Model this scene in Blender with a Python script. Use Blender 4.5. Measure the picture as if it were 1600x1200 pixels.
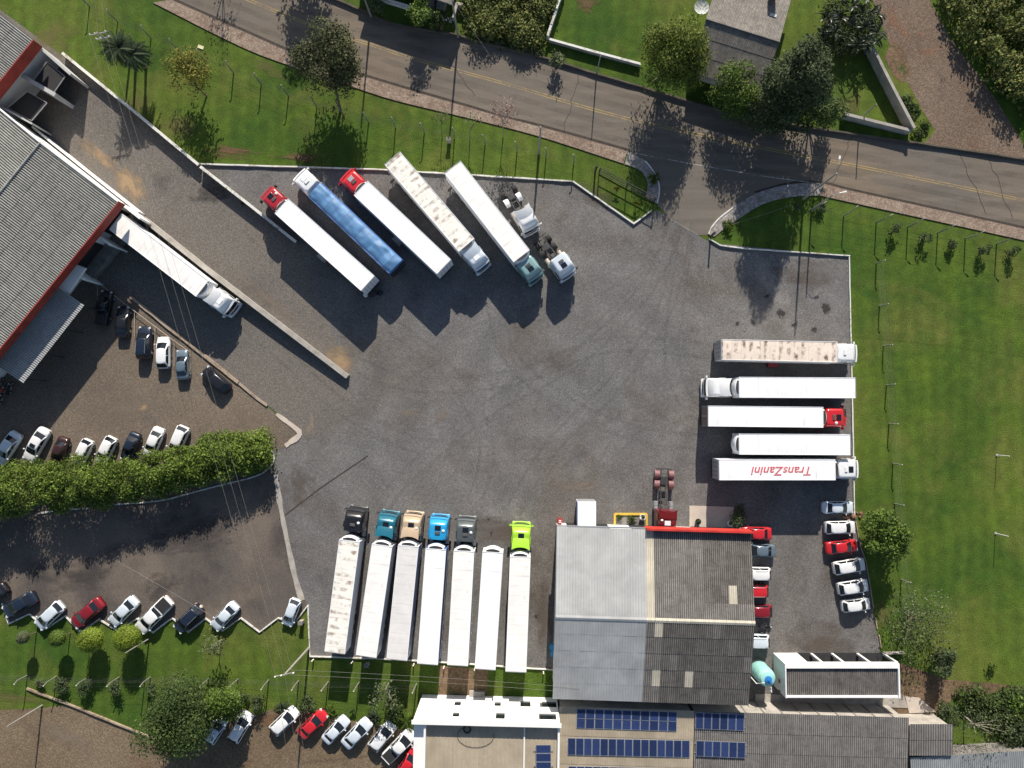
import bpy, math, random
from mathutils import Vector, Matrix, noise
random.seed(11)
R = math.radians
sc = bpy.context.scene
col = sc.collection
for o in list(bpy.data.objects):
    bpy.data.objects.remove(o)

# ------------------------------------------------------------------ camera, sky, sun, exposure
FPX, CAM_H, NADIR = 1109.0, 95.0, (815.0, 650.0)
_d = Vector(((NADIR[0] - 800) / FPX, -(NADIR[1] - 600) / FPX, -1)).normalized()
CAMQ = _d.rotation_difference(Vector((0, 0, -1)))
cam_data = bpy.data.cameras.new('camera')
cam = bpy.data.objects.new('camera', cam_data)
col.objects.link(cam)
cam.location = (0, 0, CAM_H)
cam.rotation_mode = 'QUATERNION'
cam.rotation_quaternion = CAMQ
cam_data.sensor_width = 36.0
cam_data.lens = 36.0 * FPX / 1600.0
cam_data.clip_start = 1.0
cam_data.clip_end = 5000.0
sc.camera = cam

SUN = Vector((0.08, 1.0, 0.55)).normalized()          # towards the sun
world = bpy.data.worlds.new('World')
sc.world = world
world.use_nodes = True
wn = world.node_tree
bg = wn.nodes['Background']
sky = wn.nodes.new('ShaderNodeTexSky')
sky.sky_type = 'NISHITA'
sky.sun_disc = False
sky.sun_elevation = math.asin(SUN.z)
sky.sun_rotation = math.atan2(SUN.x, SUN.y)
sky.altitude = 500
sky.air_density = 1.0
sky.dust_density = 1.2
sky.ozone_density = 1.0
wn.links.new(sky.outputs[0], bg.inputs[0])
bg.inputs[1].default_value = 0.085
sun_data = bpy.data.lights.new('sun', 'SUN')
sun_data.energy = 5.0
sun_data.angle = R(0.55)
sun_data.color = (1.0, 0.93, 0.83)
sun = bpy.data.objects.new('sun', sun_data)
col.objects.link(sun)
sun.rotation_mode = 'QUATERNION'
sun.rotation_quaternion = (-SUN).to_track_quat('-Z', 'Y')
sun.location = (0, 60, 60)
vs = sc.view_settings
vs.view_transform = 'Standard'
vs.look = 'None'
vs.exposure = 0.52
vs.gamma = 1.0
vs.use_curve_mapping = False


def P(px, py, h=0.0):
    """Survey point: where the sight line of a photo point meets the level h (metres)."""
    d = CAMQ @ Vector(((px - 800) / FPX, -(py - 600) / FPX, -1))
    t = (h - CAM_H) / d.z
    return Vector((d.x * t, d.y * t, h))


def PL(pts, h=0.0):
    return [P(x, y, h) for x, y in pts]


# ------------------------------------------------------------------ tags and objects
def tag(o, label=None, cat=None, group=None, kind=None):
    if label: o['label'] = label
    if cat: o['category'] = cat
    if group: o['group'] = group
    if kind: o['kind'] = kind
    return o


def empty(name, loc=(0, 0, 0), rz=0.0):
    o = bpy.data.objects.new(name, None)
    o.empty_display_size = 0.3
    o.location = loc
    o.rotation_euler = (0, 0, rz)
    col.objects.link(o)
    return o


def put(name, me, parent=None, loc=(0, 0, 0), rot=(0, 0, 0), scale=None):
    o = bpy.data.objects.new(name, me)
    col.objects.link(o)
    if parent is not None:
        o.parent = parent
    o.location = loc
    o.rotation_euler = rot
    if scale: o.scale = scale
    return o


class MB:
    """collects faces, becomes one mesh"""
    def __init__(s):
        s.v = []; s.f = []; s.m = []

    def add(s, vs, fs, mi=0):
        n = len(s.v)
        s.v += [tuple(v) for v in vs]
        for f in fs:
            s.f.append(tuple(i + n for i in f)); s.m.append(mi)
        return s

    def box(s, c, d, rz=0.0, mi=0, top=1.0, ry=0.0):
        x, y, z = d[0] / 2, d[1] / 2, d[2] / 2
        vs = []
        cs, sn = math.cos(rz), math.sin(rz)
        cy, sy = math.cos(ry), math.sin(ry)
        for zz in (-z, z):
            k = top if zz > 0 else 1.0
            for xx, yy in ((-x, -y), (x, -y), (x, y), (-x, y)):
                xx, yy = xx * k, yy * k
                x2, z2 = xx * cy + zz * sy, -xx * sy + zz * cy
                vs.append((c[0] + x2 * cs - yy * sn, c[1] + x2 * sn + yy * cs, c[2] + z2))
        return s.add(vs, [(0, 3, 2, 1), (4, 5, 6, 7), (0, 1, 5, 4), (1, 2, 6, 5), (2, 3, 7, 6), (3, 0, 4, 7)], mi)

    def rings(s, rings, mi=0, cap0=True, cap1=True, close=True):
        n = len(rings[0]); vs = []; fs = []
        for r in rings: vs += r
        for k in range(len(rings) - 1):
            for i in range(n if close else n - 1):
                j = (i + 1) % n
                fs.append((k * n + i, k * n + j, (k + 1) * n + j, (k + 1) * n + i))
        if cap0: fs.append(tuple(range(n))[::-1])
        if cap1: fs.append(tuple((len(rings) - 1) * n + i for i in range(n)))
        return s.add(vs, fs, mi)

    def tube(s, pts, rad, n=6, mi=0):
        pts = [Vector(p) for p in pts]
        rr = rad if isinstance(rad, (list, tuple)) else [rad] * len(pts)
        rings = []
        for i, p in enumerate(pts):
            a = pts[max(i - 1, 0)]; b = pts[min(i + 1, len(pts) - 1)]
            t = (b - a)
            if t.length < 1e-6: t = Vector((0, 0, 1))
            t.normalize()
            ref = Vector((0, 0, 1)) if abs(t.z) < 0.9 else Vector((1, 0, 0))
            u = t.cross(ref).normalized(); w = t.cross(u)
            rings.append([p + (u * math.cos(2 * math.pi * k / n) + w * math.sin(2 * math.pi * k / n)) * rr[i] for k in range(n)])
        return s.rings(rings, mi)

    def lathe(s, prof, c=(0, 0, 0), n=16, mi=0):
        rings = [[(c[0] + r * math.cos(2 * math.pi * k / n), c[1] + r * math.sin(2 * math.pi * k / n), c[2] + z) for k in range(n)] for r, z in prof]
        return s.rings(rings, mi)

    def prism(s, poly, z0, z1, mi=0):
        n = len(poly)
        ar = sum(poly[i][0] * poly[(i + 1) % n][1] - poly[(i + 1) % n][0] * poly[i][1] for i in range(n))
        if ar < 0: poly = poly[::-1]
        vs = [(p[0], p[1], z0) for p in poly] + [(p[0], p[1], z1) for p in poly]
        fs = [tuple(range(n))[::-1], tuple(range(n, 2 * n))]
        fs += [(i, (i + 1) % n, (i + 1) % n + n, i + n) for i in range(n)]
        return s.add(vs, fs, mi)

    def mesh(s, name, mats, smooth=False, angle=35):
        me = bpy.data.meshes.new(name)
        me.from_pydata(s.v, [], s.f)
        for m in (mats if isinstance(mats, (list, tuple)) else [mats]):
            me.materials.append(m)
        if len(set(s.m)) > 1 or (s.m and s.m[0]):
            me.polygons.foreach_set('material_index', s.m)
        if smooth:
            me.polygons.foreach_set('use_smooth', [True] * len(s.f))
            me.set_sharp_from_angle(angle=R(angle))
        me.update()
        return me

    def build(s, name, mats, parent=None, smooth=False, loc=(0, 0, 0), rot=(0, 0, 0), angle=35):
        return put(name, s.mesh(name, mats, smooth, angle), parent, loc, rot)


def strip(mb, pts, w, z0, z1, mi=0, wz=None):
    """a band of width w along a polyline, from level z0 to z1 (z1 may be a list)"""
    pts = [Vector((p[0], p[1])) for p in pts]
    n = len(pts)
    zs = z1 if isinstance(z1, (list, tuple)) else [z1] * n
    L = []; Rr = []
    for i, p in enumerate(pts):
        d0 = (p - pts[i - 1]).normalized() if i else None
        d1 = (pts[i + 1] - p).normalized() if i < n - 1 else None
        if d0 is None: nn = Vector((-d1.y, d1.x)); k = 1
        elif d1 is None: nn = Vector((-d0.y, d0.x)); k = 1
        else:
            nn = (Vector((-d0.y, d0.x)) + Vector((-d1.y, d1.x))).normalized()
            k = 1 / max(0.35, nn.dot(Vector((-d1.y, d1.x))))
        ww = w[i] if isinstance(w, (list, tuple)) else w
        L.append(p + nn * ww / 2 * k); Rr.append(p - nn * ww / 2 * k)
    rings = []
    for i in range(n):
        rings.append([(L[i].x, L[i].y, z0), (L[i].x, L[i].y, zs[i]), (Rr[i].x, Rr[i].y, zs[i]), (Rr[i].x, Rr[i].y, z0)])
    mb.rings(rings, mi)
    return mb


def smooth_line(pts, k=6):
    """Catmull-Rom through image or world points"""
    out = []
    n = len(pts)
    for i in range(n - 1):
        p0 = pts[max(i - 1, 0)]; p1 = pts[i]; p2 = pts[i + 1]; p3 = pts[min(i + 2, n - 1)]
        for j in range(k):
            t = j / k
            out.append(tuple(0.5 * ((2 * b) + (-a + c) * t + (2 * a - 5 * b + 4 * c - d) * t * t + (-a + 3 * b - 3 * c + d) * t ** 3)
                             for a, b, c, d in zip(p0, p1, p2, p3)))
    out.append(tuple(pts[-1]))
    return out


# ------------------------------------------------------------------ materials
class N:
    def __init__(s, name):
        s.mat = bpy.data.materials.new(name); s.mat.use_nodes = True
        s.t = s.mat.node_tree; s.b = s.t.nodes['Principled BSDF']

    def n(s, typ, **kw):
        x = s.t.nodes.new(typ)
        for k, v in kw.items():
            if hasattr(x, k): setattr(x, k, v)
            else: x.inputs[k.replace('_', ' ')].default_value = v
        return x

    def l(s, a, b): s.t.links.new(a, b)

    def pos(s):
        return s.n('ShaderNodeNewGeometry').outputs['Position']

    def objc(s):
        return s.n('ShaderNodeTexCoord').outputs['Object']

    def noise(s, vec, scale, detail=4, rough=0.55, dist=0.0):
        x = s.n('ShaderNodeTexNoise'); x.inputs['Scale'].default_value = scale
        x.inputs['Detail'].default_value = detail; x.inputs['Roughness'].default_value = rough
        x.inputs['Distortion'].default_value = dist
        s.l(vec, x.inputs['Vector']); return x.outputs['Fac']

    def ramp(s, fac, stops, interp='LINEAR'):
        x = s.n('ShaderNodeValToRGB'); e = x.color_ramp.elements
        x.color_ramp.interpolation = interp
        while len(e) < len(stops): e.new(0.5)
        for i, (p, c) in enumerate(stops):
            e[i].position = p
            e[i].color = (c, c, c, 1) if isinstance(c, (int, float)) else (*c, 1)
        s.l(fac, x.inputs[0]); return x.outputs[0]

    def mix(s, a, b, fac, blend='MIX'):
        x = s.n('ShaderNodeMix', data_type='RGBA', blend_type=blend)
        for i, v in ((6, a), (7, b)):
            if hasattr(v, 'is_output') or hasattr(v, 'node'): s.l(v, x.inputs[i])
            else: x.inputs[i].default_value = (*v, 1) if len(v) == 3 else v
        if hasattr(fac, 'node'): s.l(fac, x.inputs[0])
        else: x.inputs[0].default_value = fac
        return x.outputs[2]

    def mul(s, a, b):
        x = s.n('ShaderNodeMath', operation='MULTIPLY')
        for i, v in ((0, a), (1, b)):
            if hasattr(v, 'node'): s.l(v, x.inputs[i])
            else: x.inputs[i].default_value = v
        return x.outputs[0]

    def col(s, c): s.l(c, s.b.inputs['Base Color'])

    def bump(s, h, strength=0.3, dist=0.05):
        x = s.n('ShaderNodeBump'); x.inputs['Strength'].default_value = strength
        x.inputs['Distance'].default_value = dist
        s.l(h, x.inputs['Height']); s.l(x.outputs[0], s.b.inputs['Normal'])

    def rough(s, v): s.b.inputs['Roughness'].default_value = v


def sc3(c, k): return tuple(min(1, max(0, x * k)) for x in c)


def plain(name, c, rough=0.6, metal=0.0, var=0.18, scale=1.2, coat=0.0, spec=0.5, obj_random=0.0):
    m = N(name)
    v = m.objc()
    f = m.noise(v, scale, 5, 0.6)
    cc = m.ramp(f, [(0.3, sc3(c, 1 - var)), (0.7, sc3(c, 1 + var))])
    f2 = m.noise(v, scale * 9, 3)
    cc = m.mix(cc, m.ramp(f2, [(0.3, 1 - var * 0.5), (0.7, 1.0)]), 1.0, 'MULTIPLY')
    if obj_random:
        oi = m.n('ShaderNodeObjectInfo')
        cc = m.mix(cc, m.ramp(oi.outputs['Random'], [(0, 1 - obj_random), (1, 1 + obj_random)]), 1.0, 'MULTIPLY')
    m.col(cc); m.rough(rough)
    m.b.inputs['Metallic'].default_value = metal
    m.b.inputs['Coat Weight'].default_value = coat
    m.b.inputs['Specular IOR Level'].default_value = spec
    return m.mat


def ground(name, big, s_big=0.05, patch=None, s_patch=0.25, fine=(0.6, 1.35), s_fine=5.0, bump=0.5, cell=None, spots=None, rough=0.95, rings=None, mid=None, bands=False):
    m = N(name)
    p = m.pos()
    c = m.ramp(m.noise(p, s_big, 6, 0.6, 0.4), big)
    if patch:
        for (pc, lo, hi, s, seed) in patch:
            mp = m.n('ShaderNodeMapping'); m.l(p, mp.inputs[0]); mp.inputs['Location'].default_value = (seed, seed * 1.7, 0)
            c = m.mix(c, pc, m.ramp(m.noise(mp.outputs[0], s, 6, 0.62, 0.6), [(lo, 0.0), (hi, 1.0)]))
    if cell:
        vo = m.n('ShaderNodeTexVoronoi', feature='F1'); vo.inputs['Scale'].default_value = cell
        m.l(p, vo.inputs['Vector'])
        hs = m.n('ShaderNodeSeparateColor'); m.l(vo.outputs['Color'], hs.inputs[0])
        c = m.mix(c, m.ramp(hs.outputs[0], [(0, 0.76), (0.6, 1.0), (1, 1.32)]), 1.0, 'MULTIPLY')
    f = m.noise(p, s_fine, 4, 0.7)
    c = m.mix(c, m.ramp(f, [(0.3, fine[0]), (0.7, fine[1])]), 1.0, 'MULTIPLY')
    if mid:
        c = m.mix(c, m.ramp(m.noise(p, mid[0], 5, 0.65, 0.3), [(0.3, 1 - mid[1]), (0.7, 1 + mid[1])]), 1.0, 'MULTIPLY')
    if bands:
        wv = m.n('ShaderNodeTexWave', wave_type='BANDS', bands_direction='X'); wv.inputs['Scale'].default_value = 0.16; wv.inputs['Distortion'].default_value = 3.0; wv.inputs['Detail'].default_value = 3; wv.inputs['Detail Scale'].default_value = 0.4
        m.l(p, wv.inputs['Vector'])
        c = m.mix(c, m.ramp(wv.outputs['Fac'], [(0.0, 0.94), (1.0, 1.07)]), 1.0, 'MULTIPLY')
    if rings:
        mp = m.n('ShaderNodeMapping'); m.l(p, mp.inputs[0]); mp.inputs['Location'].default_value = (-rings[0], -rings[1], 0)
        wv = m.n('ShaderNodeTexWave', wave_type='RINGS', rings_direction='Z'); wv.inputs['Scale'].default_value = rings[2]; wv.inputs['Distortion'].default_value = 7.0; wv.inputs['Detail'].default_value = 4; wv.inputs['Detail Scale'].default_value = 0.7
        m.l(mp.outputs[0], wv.inputs['Vector'])
        c = m.mix(c, m.ramp(wv.outputs['Fac'], [(0.0, 1 - rings[3]), (1.0, 1 + rings[3])]), 1.0, 'MULTIPLY')
    if spots:
        for (scol, s, lo, hi) in spots:
            c = m.mix(c, scol, m.ramp(m.noise(p, s, 3, 0.5), [(lo, 0.0), (hi, 0.85)]))
    m.col(c); m.rough(rough)
    m.b.inputs['Specular IOR Level'].default_value = 0.2
    m.bump(f, bump, 0.06)
    return m.mat


MAT = {}
MAT['grass'] = ground('lawn_grass', [(0.30, (0.028, 0.062, 0.008)), (0.44, (0.054, 0.094, 0.012)), (0.56, (0.078, 0.116, 0.016)), (0.70, (0.120, 0.142, 0.026))], 0.04,
                      patch=[((0.118, 0.124, 0.028), 0.50, 0.74, 0.12, 5), ((0.030, 0.074, 0.009), 0.50, 0.72, 0.075, 31), ((0.078, 0.122, 0.013), 0.52, 0.70, 0.17, 57), ((0.12, 0.090, 0.038), 0.70, 0.84, 0.10, 71)],
                      fine=(0.5, 1.5), s_fine=6.5, bump=0.8, mid=(0.7, 0.22), bands=True)
MAT['yard'] = ground('cobble_paving', [(0.3, (0.130, 0.127, 0.127)), (0.5, (0.147, 0.140, 0.134)), (0.66, (0.130, 0.116, 0.102)), (0.8, (0.108, 0.092, 0.078))], 0.042,
                     patch=[((0.100, 0.084, 0.070), 0.54, 0.74, 0.10, 13), ((0.090, 0.088, 0.090), 0.58, 0.8, 0.15, 3), ((0.215, 0.20, 0.185), 0.60, 0.76, 0.07, 47), ((0.21, 0.18, 0.14), 0.74, 0.84, 0.12, 91)],
                     fine=(0.70, 1.32), s_fine=9.0, bump=0.5, cell=9.0, rings=(4.0, 0.0, 0.05, 0.07), mid=(0.5, 0.12), spots=[((0.035, 0.03, 0.028), 0.55, 0.74, 0.80)])
MAT['carlot'] = ground('brown_gravel', [(0.3, (0.125, 0.100, 0.078)), (0.55, (0.155, 0.125, 0.096)), (0.75, (0.185, 0.148, 0.112))], 0.06,
                       patch=[((0.09, 0.078, 0.068), 0.55, 0.75, 0.12, 23), ((0.22, 0.17, 0.115), 0.63, 0.76, 0.1, 9)], fine=(0.68, 1.35), s_fine=8, bump=0.5, cell=9.0)
MAT['lane'] = ground('dock_lane_gravel', [(0.3, (0.125, 0.113, 0.100)), (0.55, (0.145, 0.130, 0.114)), (0.75, (0.155, 0.134, 0.112))], 0.07,
                     patch=[((0.30, 0.21, 0.12), 0.65, 0.75, 0.13, 67), ((0.08, 0.072, 0.068), 0.58, 0.75, 0.14, 17)], fine=(0.68, 1.35), s_fine=8.0, bump=0.5, cell=9.0)
MAT['lotdark'] = ground('worn_asphalt', [(0.3, (0.070, 0.062, 0.057)), (0.5, (0.125, 0.104, 0.088)), (0.68, (0.19, 0.15, 0.115))], 0.06,
                        patch=[((0.048, 0.044, 0.044), 0.50, 0.70, 0.10, 7)], fine=(0.7, 1.3), s_fine=6, bump=0.35)
MAT['dirt'] = ground('red_dirt', [(0.3, (0.122, 0.088, 0.056)), (0.55, (0.150, 0.110, 0.070)), (0.75, (0.185, 0.142, 0.096))], 0.06,
                     patch=[((0.11, 0.062, 0.036), 0.56, 0.75, 0.12, 29), ((0.09, 0.075, 0.06), 0.62, 0.8, 0.3, 61)], fine=(0.65, 1.4), s_fine=7, bump=0.7, cell=7)
MAT['track'] = ground('stony_track', [(0.3, (0.130, 0.092, 0.066)), (0.55, (0.165, 0.122, 0.090)), (0.75, (0.185, 0.148, 0.112))], 0.09,
                      patch=[((0.19, 0.085, 0.045), 0.58, 0.74, 0.16, 19), ((0.08, 0.06, 0.05), 0.62, 0.78, 0.2, 37)], fine=(0.6, 1.45), s_fine=6, bump=0.8, cell=6)
MAT['soil'] = ground('bare_soil', [(0.3, (0.11, 0.072, 0.045)), (0.55, (0.16, 0.105, 0.065)), (0.75, (0.20, 0.15, 0.09))], 0.2,
                     patch=[((0.05, 0.07, 0.02), 0.52, 0.7, 0.5, 41)], fine=(0.5, 1.5), s_fine=2.8, bump=0.9)
def asphalt():
    m = N('road_asphalt'); p = m.pos()
    c = m.ramp(m.noise(p, 0.05, 5, 0.55, 0.3), [(0.3, (0.136, 0.120, 0.102)), (0.55, (0.160, 0.130, 0.100)), (0.75, (0.195, 0.145, 0.098))])
    mp = m.n('ShaderNodeMapping'); m.l(p, mp.inputs[0]); mp.inputs['Rotation'].default_value = (0, 0, R(14)); mp.inputs['Scale'].default_value = (0.06, 1.0, 1)
    st = m.noise(mp.outputs[0], 0.9, 5, 0.6)
    c = m.mix(c, m.ramp(st, [(0.3, 0.80), (0.55, 1.0), (0.75, 1.22)]), 1.0, 'MULTIPLY')
    f = m.noise(p, 7, 3, 0.7)
    c = m.mix(c, m.ramp(f, [(0.3, 0.86), (0.7, 1.14)]), 1.0, 'MULTIPLY')
    c = m.mix(c, (0.06, 0.055, 0.05), m.ramp(m.noise(p, 0.35, 4, 0.6, 1.0), [(0.68, 0.0), (0.8, 0.6)]))
    m.col(c); m.rough(0.8); m.b.inputs['Specular IOR Level'].default_value = 0.3
    m.bump(f, 0.2, 0.02); return m.mat
MAT['asphalt'] = asphalt()
MAT['sidewalk'] = ground('pink_stone_paving', [(0.3, (0.225, 0.165, 0.125)), (0.6, (0.285, 0.22, 0.17)), (0.8, (0.33, 0.27, 0.20))], 0.2,
                         patch=[((0.18, 0.118, 0.088), 0.50, 0.70, 0.9, 3), ((0.36, 0.29, 0.20), 0.6, 0.75, 0.25, 53), ((0.14, 0.12, 0.10), 0.66, 0.8, 0.4, 15)], fine=(0.6, 1.35), s_fine=8, bump=0.5, cell=6.0)
MAT['greywalk'] = ground('grey_stone_paving', [(0.3, (0.22, 0.20, 0.185)), (0.7, (0.32, 0.29, 0.26))], 0.3,
                         patch=[((0.15, 0.12, 0.10), 0.55, 0.7, 0.6, 3)], fine=(0.6, 1.4), s_fine=5, bump=0.5, cell=3.4)
def paint(name, c, wear, amount):
    m = N(name); p = m.pos()
    f = m.noise(p, 2.6, 6, 0.7)
    g = m.noise(p, 0.35, 3, 0.5)
    s = m.n('ShaderNodeMath', operation='ADD'); m.l(m.mul(f, 0.6), s.inputs[0]); m.l(m.mul(g, 0.4), s.inputs[1])
    m.col(m.mix(c, wear, m.ramp(s.outputs[0], [(amount, 0.0), (amount + 0.12, 1.0)]))); m.rough(0.75)
    return m.mat
MAT['yellow_line'] = paint('worn_yellow_paint', (0.33, 0.235, 0.085), (0.17, 0.13, 0.085), 0.47)
MAT['white_line'] = paint('worn_white_paint', (0.42, 0.40, 0.36), (0.15, 0.13, 0.11), 0.45)
MAT['kerb_white'] = paint('whitewashed_kerb', (0.66, 0.65, 0.60), (0.30, 0.25, 0.18), 0.50)
MAT['kerb_tan'] = paint('old_concrete_edge', (0.34, 0.27, 0.20), (0.19, 0.13, 0.085), 0.48)
MAT['kerb_dark'] = plain('dark_kerb', (0.10, 0.082, 0.062), 0.95, var=0.4, scale=0.7)  # dark mottled tone for the kerb on the far road side
MAT['gutter'] = plain('gutter_dirt', (0.055, 0.042, 0.033), 0.95, var=0.4, scale=2)
MAT['concrete'] = plain('concrete', (0.36, 0.33, 0.29), 0.9, var=0.25, scale=0.8)
MAT['concrete_dark'] = plain('weathered_concrete', (0.20, 0.185, 0.165), 0.9, var=0.35, scale=1.0)
MAT['slab'] = plain('pale_slab', (0.50, 0.43, 0.36), 0.9, var=0.14, scale=0.6)
MAT['white_wall'] = plain('white_render', (0.78, 0.77, 0.74), 0.8, var=0.06, scale=0.5)
MAT['grey_wall'] = plain('grey_render', (0.42, 0.42, 0.41), 0.85, var=0.15, scale=0.6)
MAT['red_fascia'] = plain('red_fascia', (0.27, 0.034, 0.024), 0.7, var=0.32, scale=0.7)
MAT['red_bright'] = plain('bright_red_sheet', (0.52, 0.035, 0.024), 0.6, var=0.25, scale=0.7)
MAT['dark'] = plain('dark_void', (0.018, 0.018, 0.02), 0.9)
MAT['dark_metal'] = plain('dark_metal', (0.05, 0.05, 0.052), 0.6, 0.3)
MAT['galv'] = plain('galvanised', (0.45, 0.46, 0.47), 0.45, 0.5, var=0.12)
MAT['bark'] = plain('bark', (0.16, 0.12, 0.085), 0.95, var=0.35, scale=4)
MAT['bark_pale'] = plain('pale_bark', (0.38, 0.34, 0.26), 0.95, var=0.25, scale=4)
MAT['glass'] = plain('dark_glass', (0.012, 0.015, 0.020), 0.06, 0, var=0.05, spec=0.6)
MAT['rubber'] = plain('tyre_rubber', (0.022, 0.021, 0.021), 0.85)
MAT['rim'] = plain('wheel_rim', (0.40, 0.40, 0.41), 0.4, 0.6)
MAT['lamp'] = plain('headlamp_glass', (0.62, 0.64, 0.66), 0.15)
MAT['tail'] = plain('tail_lamp', (0.14, 0.010, 0.010), 0.3)
MAT['wire'] = plain('cable', (0.20, 0.19, 0.17), 0.7)
MAT['wood_post'] = plain('concrete_pole', (0.30, 0.28, 0.25), 0.9, var=0.2)
MAT['post_white'] = plain('post_tip', (0.45, 0.43, 0.38), 0.85, var=0.2)
MAT['post'] = plain('concrete_post', (0.23, 0.215, 0.185), 0.9, var=0.3)

def roofing(name, c, moss, stain, amount=0.5, rnd=0.1, scale=0.35, rough=0.9, streak=0.25, groove=0.75):
    """sheet material: per-sheet tone, weather streaks down the slope, lichen"""
    m = N(name); v = m.pos()
    oc = m.objc()
    oi = m.n('ShaderNodeObjectInfo')
    cc = m.ramp(m.noise(v, scale, 6, 0.62, 0.3), [(0.3, sc3(c, 0.82)), (0.7, sc3(c, 1.16))])
    cc = m.mix(cc, stain, m.ramp(m.noise(v, scale * 3.2, 6, 0.7), [(amount, 0.0), (amount + 0.2, 0.8)]))
    cc = m.mix(cc, moss, m.ramp(m.noise(v, scale * 11, 4, 0.7), [(amount + 0.06, 0.0), (amount + 0.26, 0.8)]))
    mp = m.n('ShaderNodeMapping'); m.l(oc, mp.inputs[0]); mp.inputs['Scale'].default_value = (5.0, 0.25, 1)
    cc = m.mix(cc, m.ramp(m.noise(mp.outputs[0], 1.0, 4, 0.6), [(0.3, 1 - streak), (0.7, 1 + streak)]), 1.0, 'MULTIPLY')
    cc = m.mix(cc, m.ramp(oi.outputs['Random'], [(0, 1 - rnd), (1, 1 + rnd)]), 1.0, 'MULTIPLY')
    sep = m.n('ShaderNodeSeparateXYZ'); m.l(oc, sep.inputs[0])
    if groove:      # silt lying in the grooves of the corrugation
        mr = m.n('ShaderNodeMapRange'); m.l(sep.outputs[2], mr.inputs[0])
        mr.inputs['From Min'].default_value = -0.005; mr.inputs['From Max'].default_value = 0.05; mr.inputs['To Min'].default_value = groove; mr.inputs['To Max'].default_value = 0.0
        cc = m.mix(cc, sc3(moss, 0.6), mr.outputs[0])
    m.col(cc); m.rough(rough); return m.mat
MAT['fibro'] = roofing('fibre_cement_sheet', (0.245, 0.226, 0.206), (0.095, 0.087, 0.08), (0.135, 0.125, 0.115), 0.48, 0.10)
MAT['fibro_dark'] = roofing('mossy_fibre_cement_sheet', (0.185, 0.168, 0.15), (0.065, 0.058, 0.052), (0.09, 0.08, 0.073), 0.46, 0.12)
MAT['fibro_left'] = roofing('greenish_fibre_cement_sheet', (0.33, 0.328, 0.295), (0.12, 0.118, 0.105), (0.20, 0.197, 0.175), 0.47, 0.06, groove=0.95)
MAT['metal_roof'] = roofing('pale_metal_sheet', (0.36, 0.365, 0.36), (0.315, 0.32, 0.315), (0.335, 0.34, 0.335), 0.55, 0.03, rough=0.55, streak=0.05, groove=0.0)
MAT['tan_roof'] = roofing('tan_metal_sheet', (0.36, 0.30, 0.215), (0.27, 0.225, 0.16), (0.31, 0.26, 0.185), 0.5, 0.04, rough=0.7, streak=0.06, groove=0.0)
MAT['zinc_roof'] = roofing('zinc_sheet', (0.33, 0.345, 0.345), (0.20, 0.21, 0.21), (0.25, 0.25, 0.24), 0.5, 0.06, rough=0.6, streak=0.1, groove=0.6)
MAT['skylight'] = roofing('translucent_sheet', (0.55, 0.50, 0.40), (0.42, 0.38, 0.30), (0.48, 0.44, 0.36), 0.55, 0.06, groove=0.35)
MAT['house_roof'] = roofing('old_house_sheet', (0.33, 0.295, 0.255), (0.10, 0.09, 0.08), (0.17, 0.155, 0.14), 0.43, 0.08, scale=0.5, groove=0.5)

def leafy(name, c, hi, lo, rough=0.7):
    m = N(name)
    g = m.n('ShaderNodeNewGeometry')
    c1 = m.ramp(g.outputs['Random Per Island'], [(0.0, lo), (0.5, c), (1.0, hi)])
    f = m.noise(m.pos(), 0.6, 4, 0.6)
    c1 = m.mix(c1, m.ramp(f, [(0.3, 0.62), (0.7, 1.34)]), 1.0, 'MULTIPLY')
    m.col(c1); m.rough(rough); m.b.inputs['Specular IOR Level'].default_value = 0.25
    tr = m.n('ShaderNodeBsdfTranslucent'); m.l(c1, tr.inputs[0])
    ms = m.n('ShaderNodeMixShader'); ms.inputs[0].default_value = 0.22
    out = m.t.nodes['Material Output']
    m.l(m.b.outputs[0], ms.inputs[1]); m.l(tr.outputs[0], ms.inputs[2]); m.l(ms.outputs[0], out.inputs['Surface'])
    return m.mat
MAT['leaf'] = leafy('leaf_green', (0.056, 0.090, 0.022), (0.092, 0.125, 0.034), (0.030, 0.052, 0.013))
MAT['leaf_olive'] = leafy('leaf_olive', (0.078, 0.088, 0.034), (0.122, 0.124, 0.054), (0.040, 0.050, 0.019))
MAT['leaf_dark'] = leafy('leaf_dark', (0.060, 0.084, 0.034), (0.105, 0.130, 0.056), (0.032, 0.050, 0.020))
MAT['leaf_lime'] = leafy('leaf_lime', (0.115, 0.150, 0.022), (0.180, 0.205, 0.034), (0.066, 0.092, 0.014))
MAT['leaf_topiary'] = leafy('leaf_topiary', (0.165, 0.225, 0.022), (0.235, 0.300, 0.034), (0.105, 0.150, 0.014))
MAT['leaf_bright'] = leafy('leaf_bright', (0.085, 0.140, 0.020), (0.140, 0.200, 0.034), (0.045, 0.080, 0.012))
MAT['leaf_yellow'] = leafy('leaf_yellow', (0.150, 0.145, 0.024), (0.220, 0.200, 0.034), (0.095, 0.100, 0.016))
MAT['leaf_hedge'] = leafy('leaf_hedge', (0.104, 0.160, 0.022), (0.190, 0.245, 0.040), (0.042, 0.078, 0.012))
MAT['leaf_grey'] = leafy('leaf_grey', (0.105, 0.128, 0.060), (0.165, 0.18, 0.095), (0.06, 0.078, 0.034))
MAT['leaf_pink'] = leafy('blossom_pink', (0.26, 0.165, 0.155), (0.34, 0.23, 0.21), (0.17, 0.11, 0.095))
MAT['leaf_wood'] = leafy('woodland_leaf', (0.122, 0.148, 0.038), (0.225, 0.215, 0.060), (0.055, 0.086, 0.020))
MAT['frond'] = leafy('palm_frond', (0.050, 0.078, 0.036), (0.085, 0.115, 0.055), (0.028, 0.046, 0.022))

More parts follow.
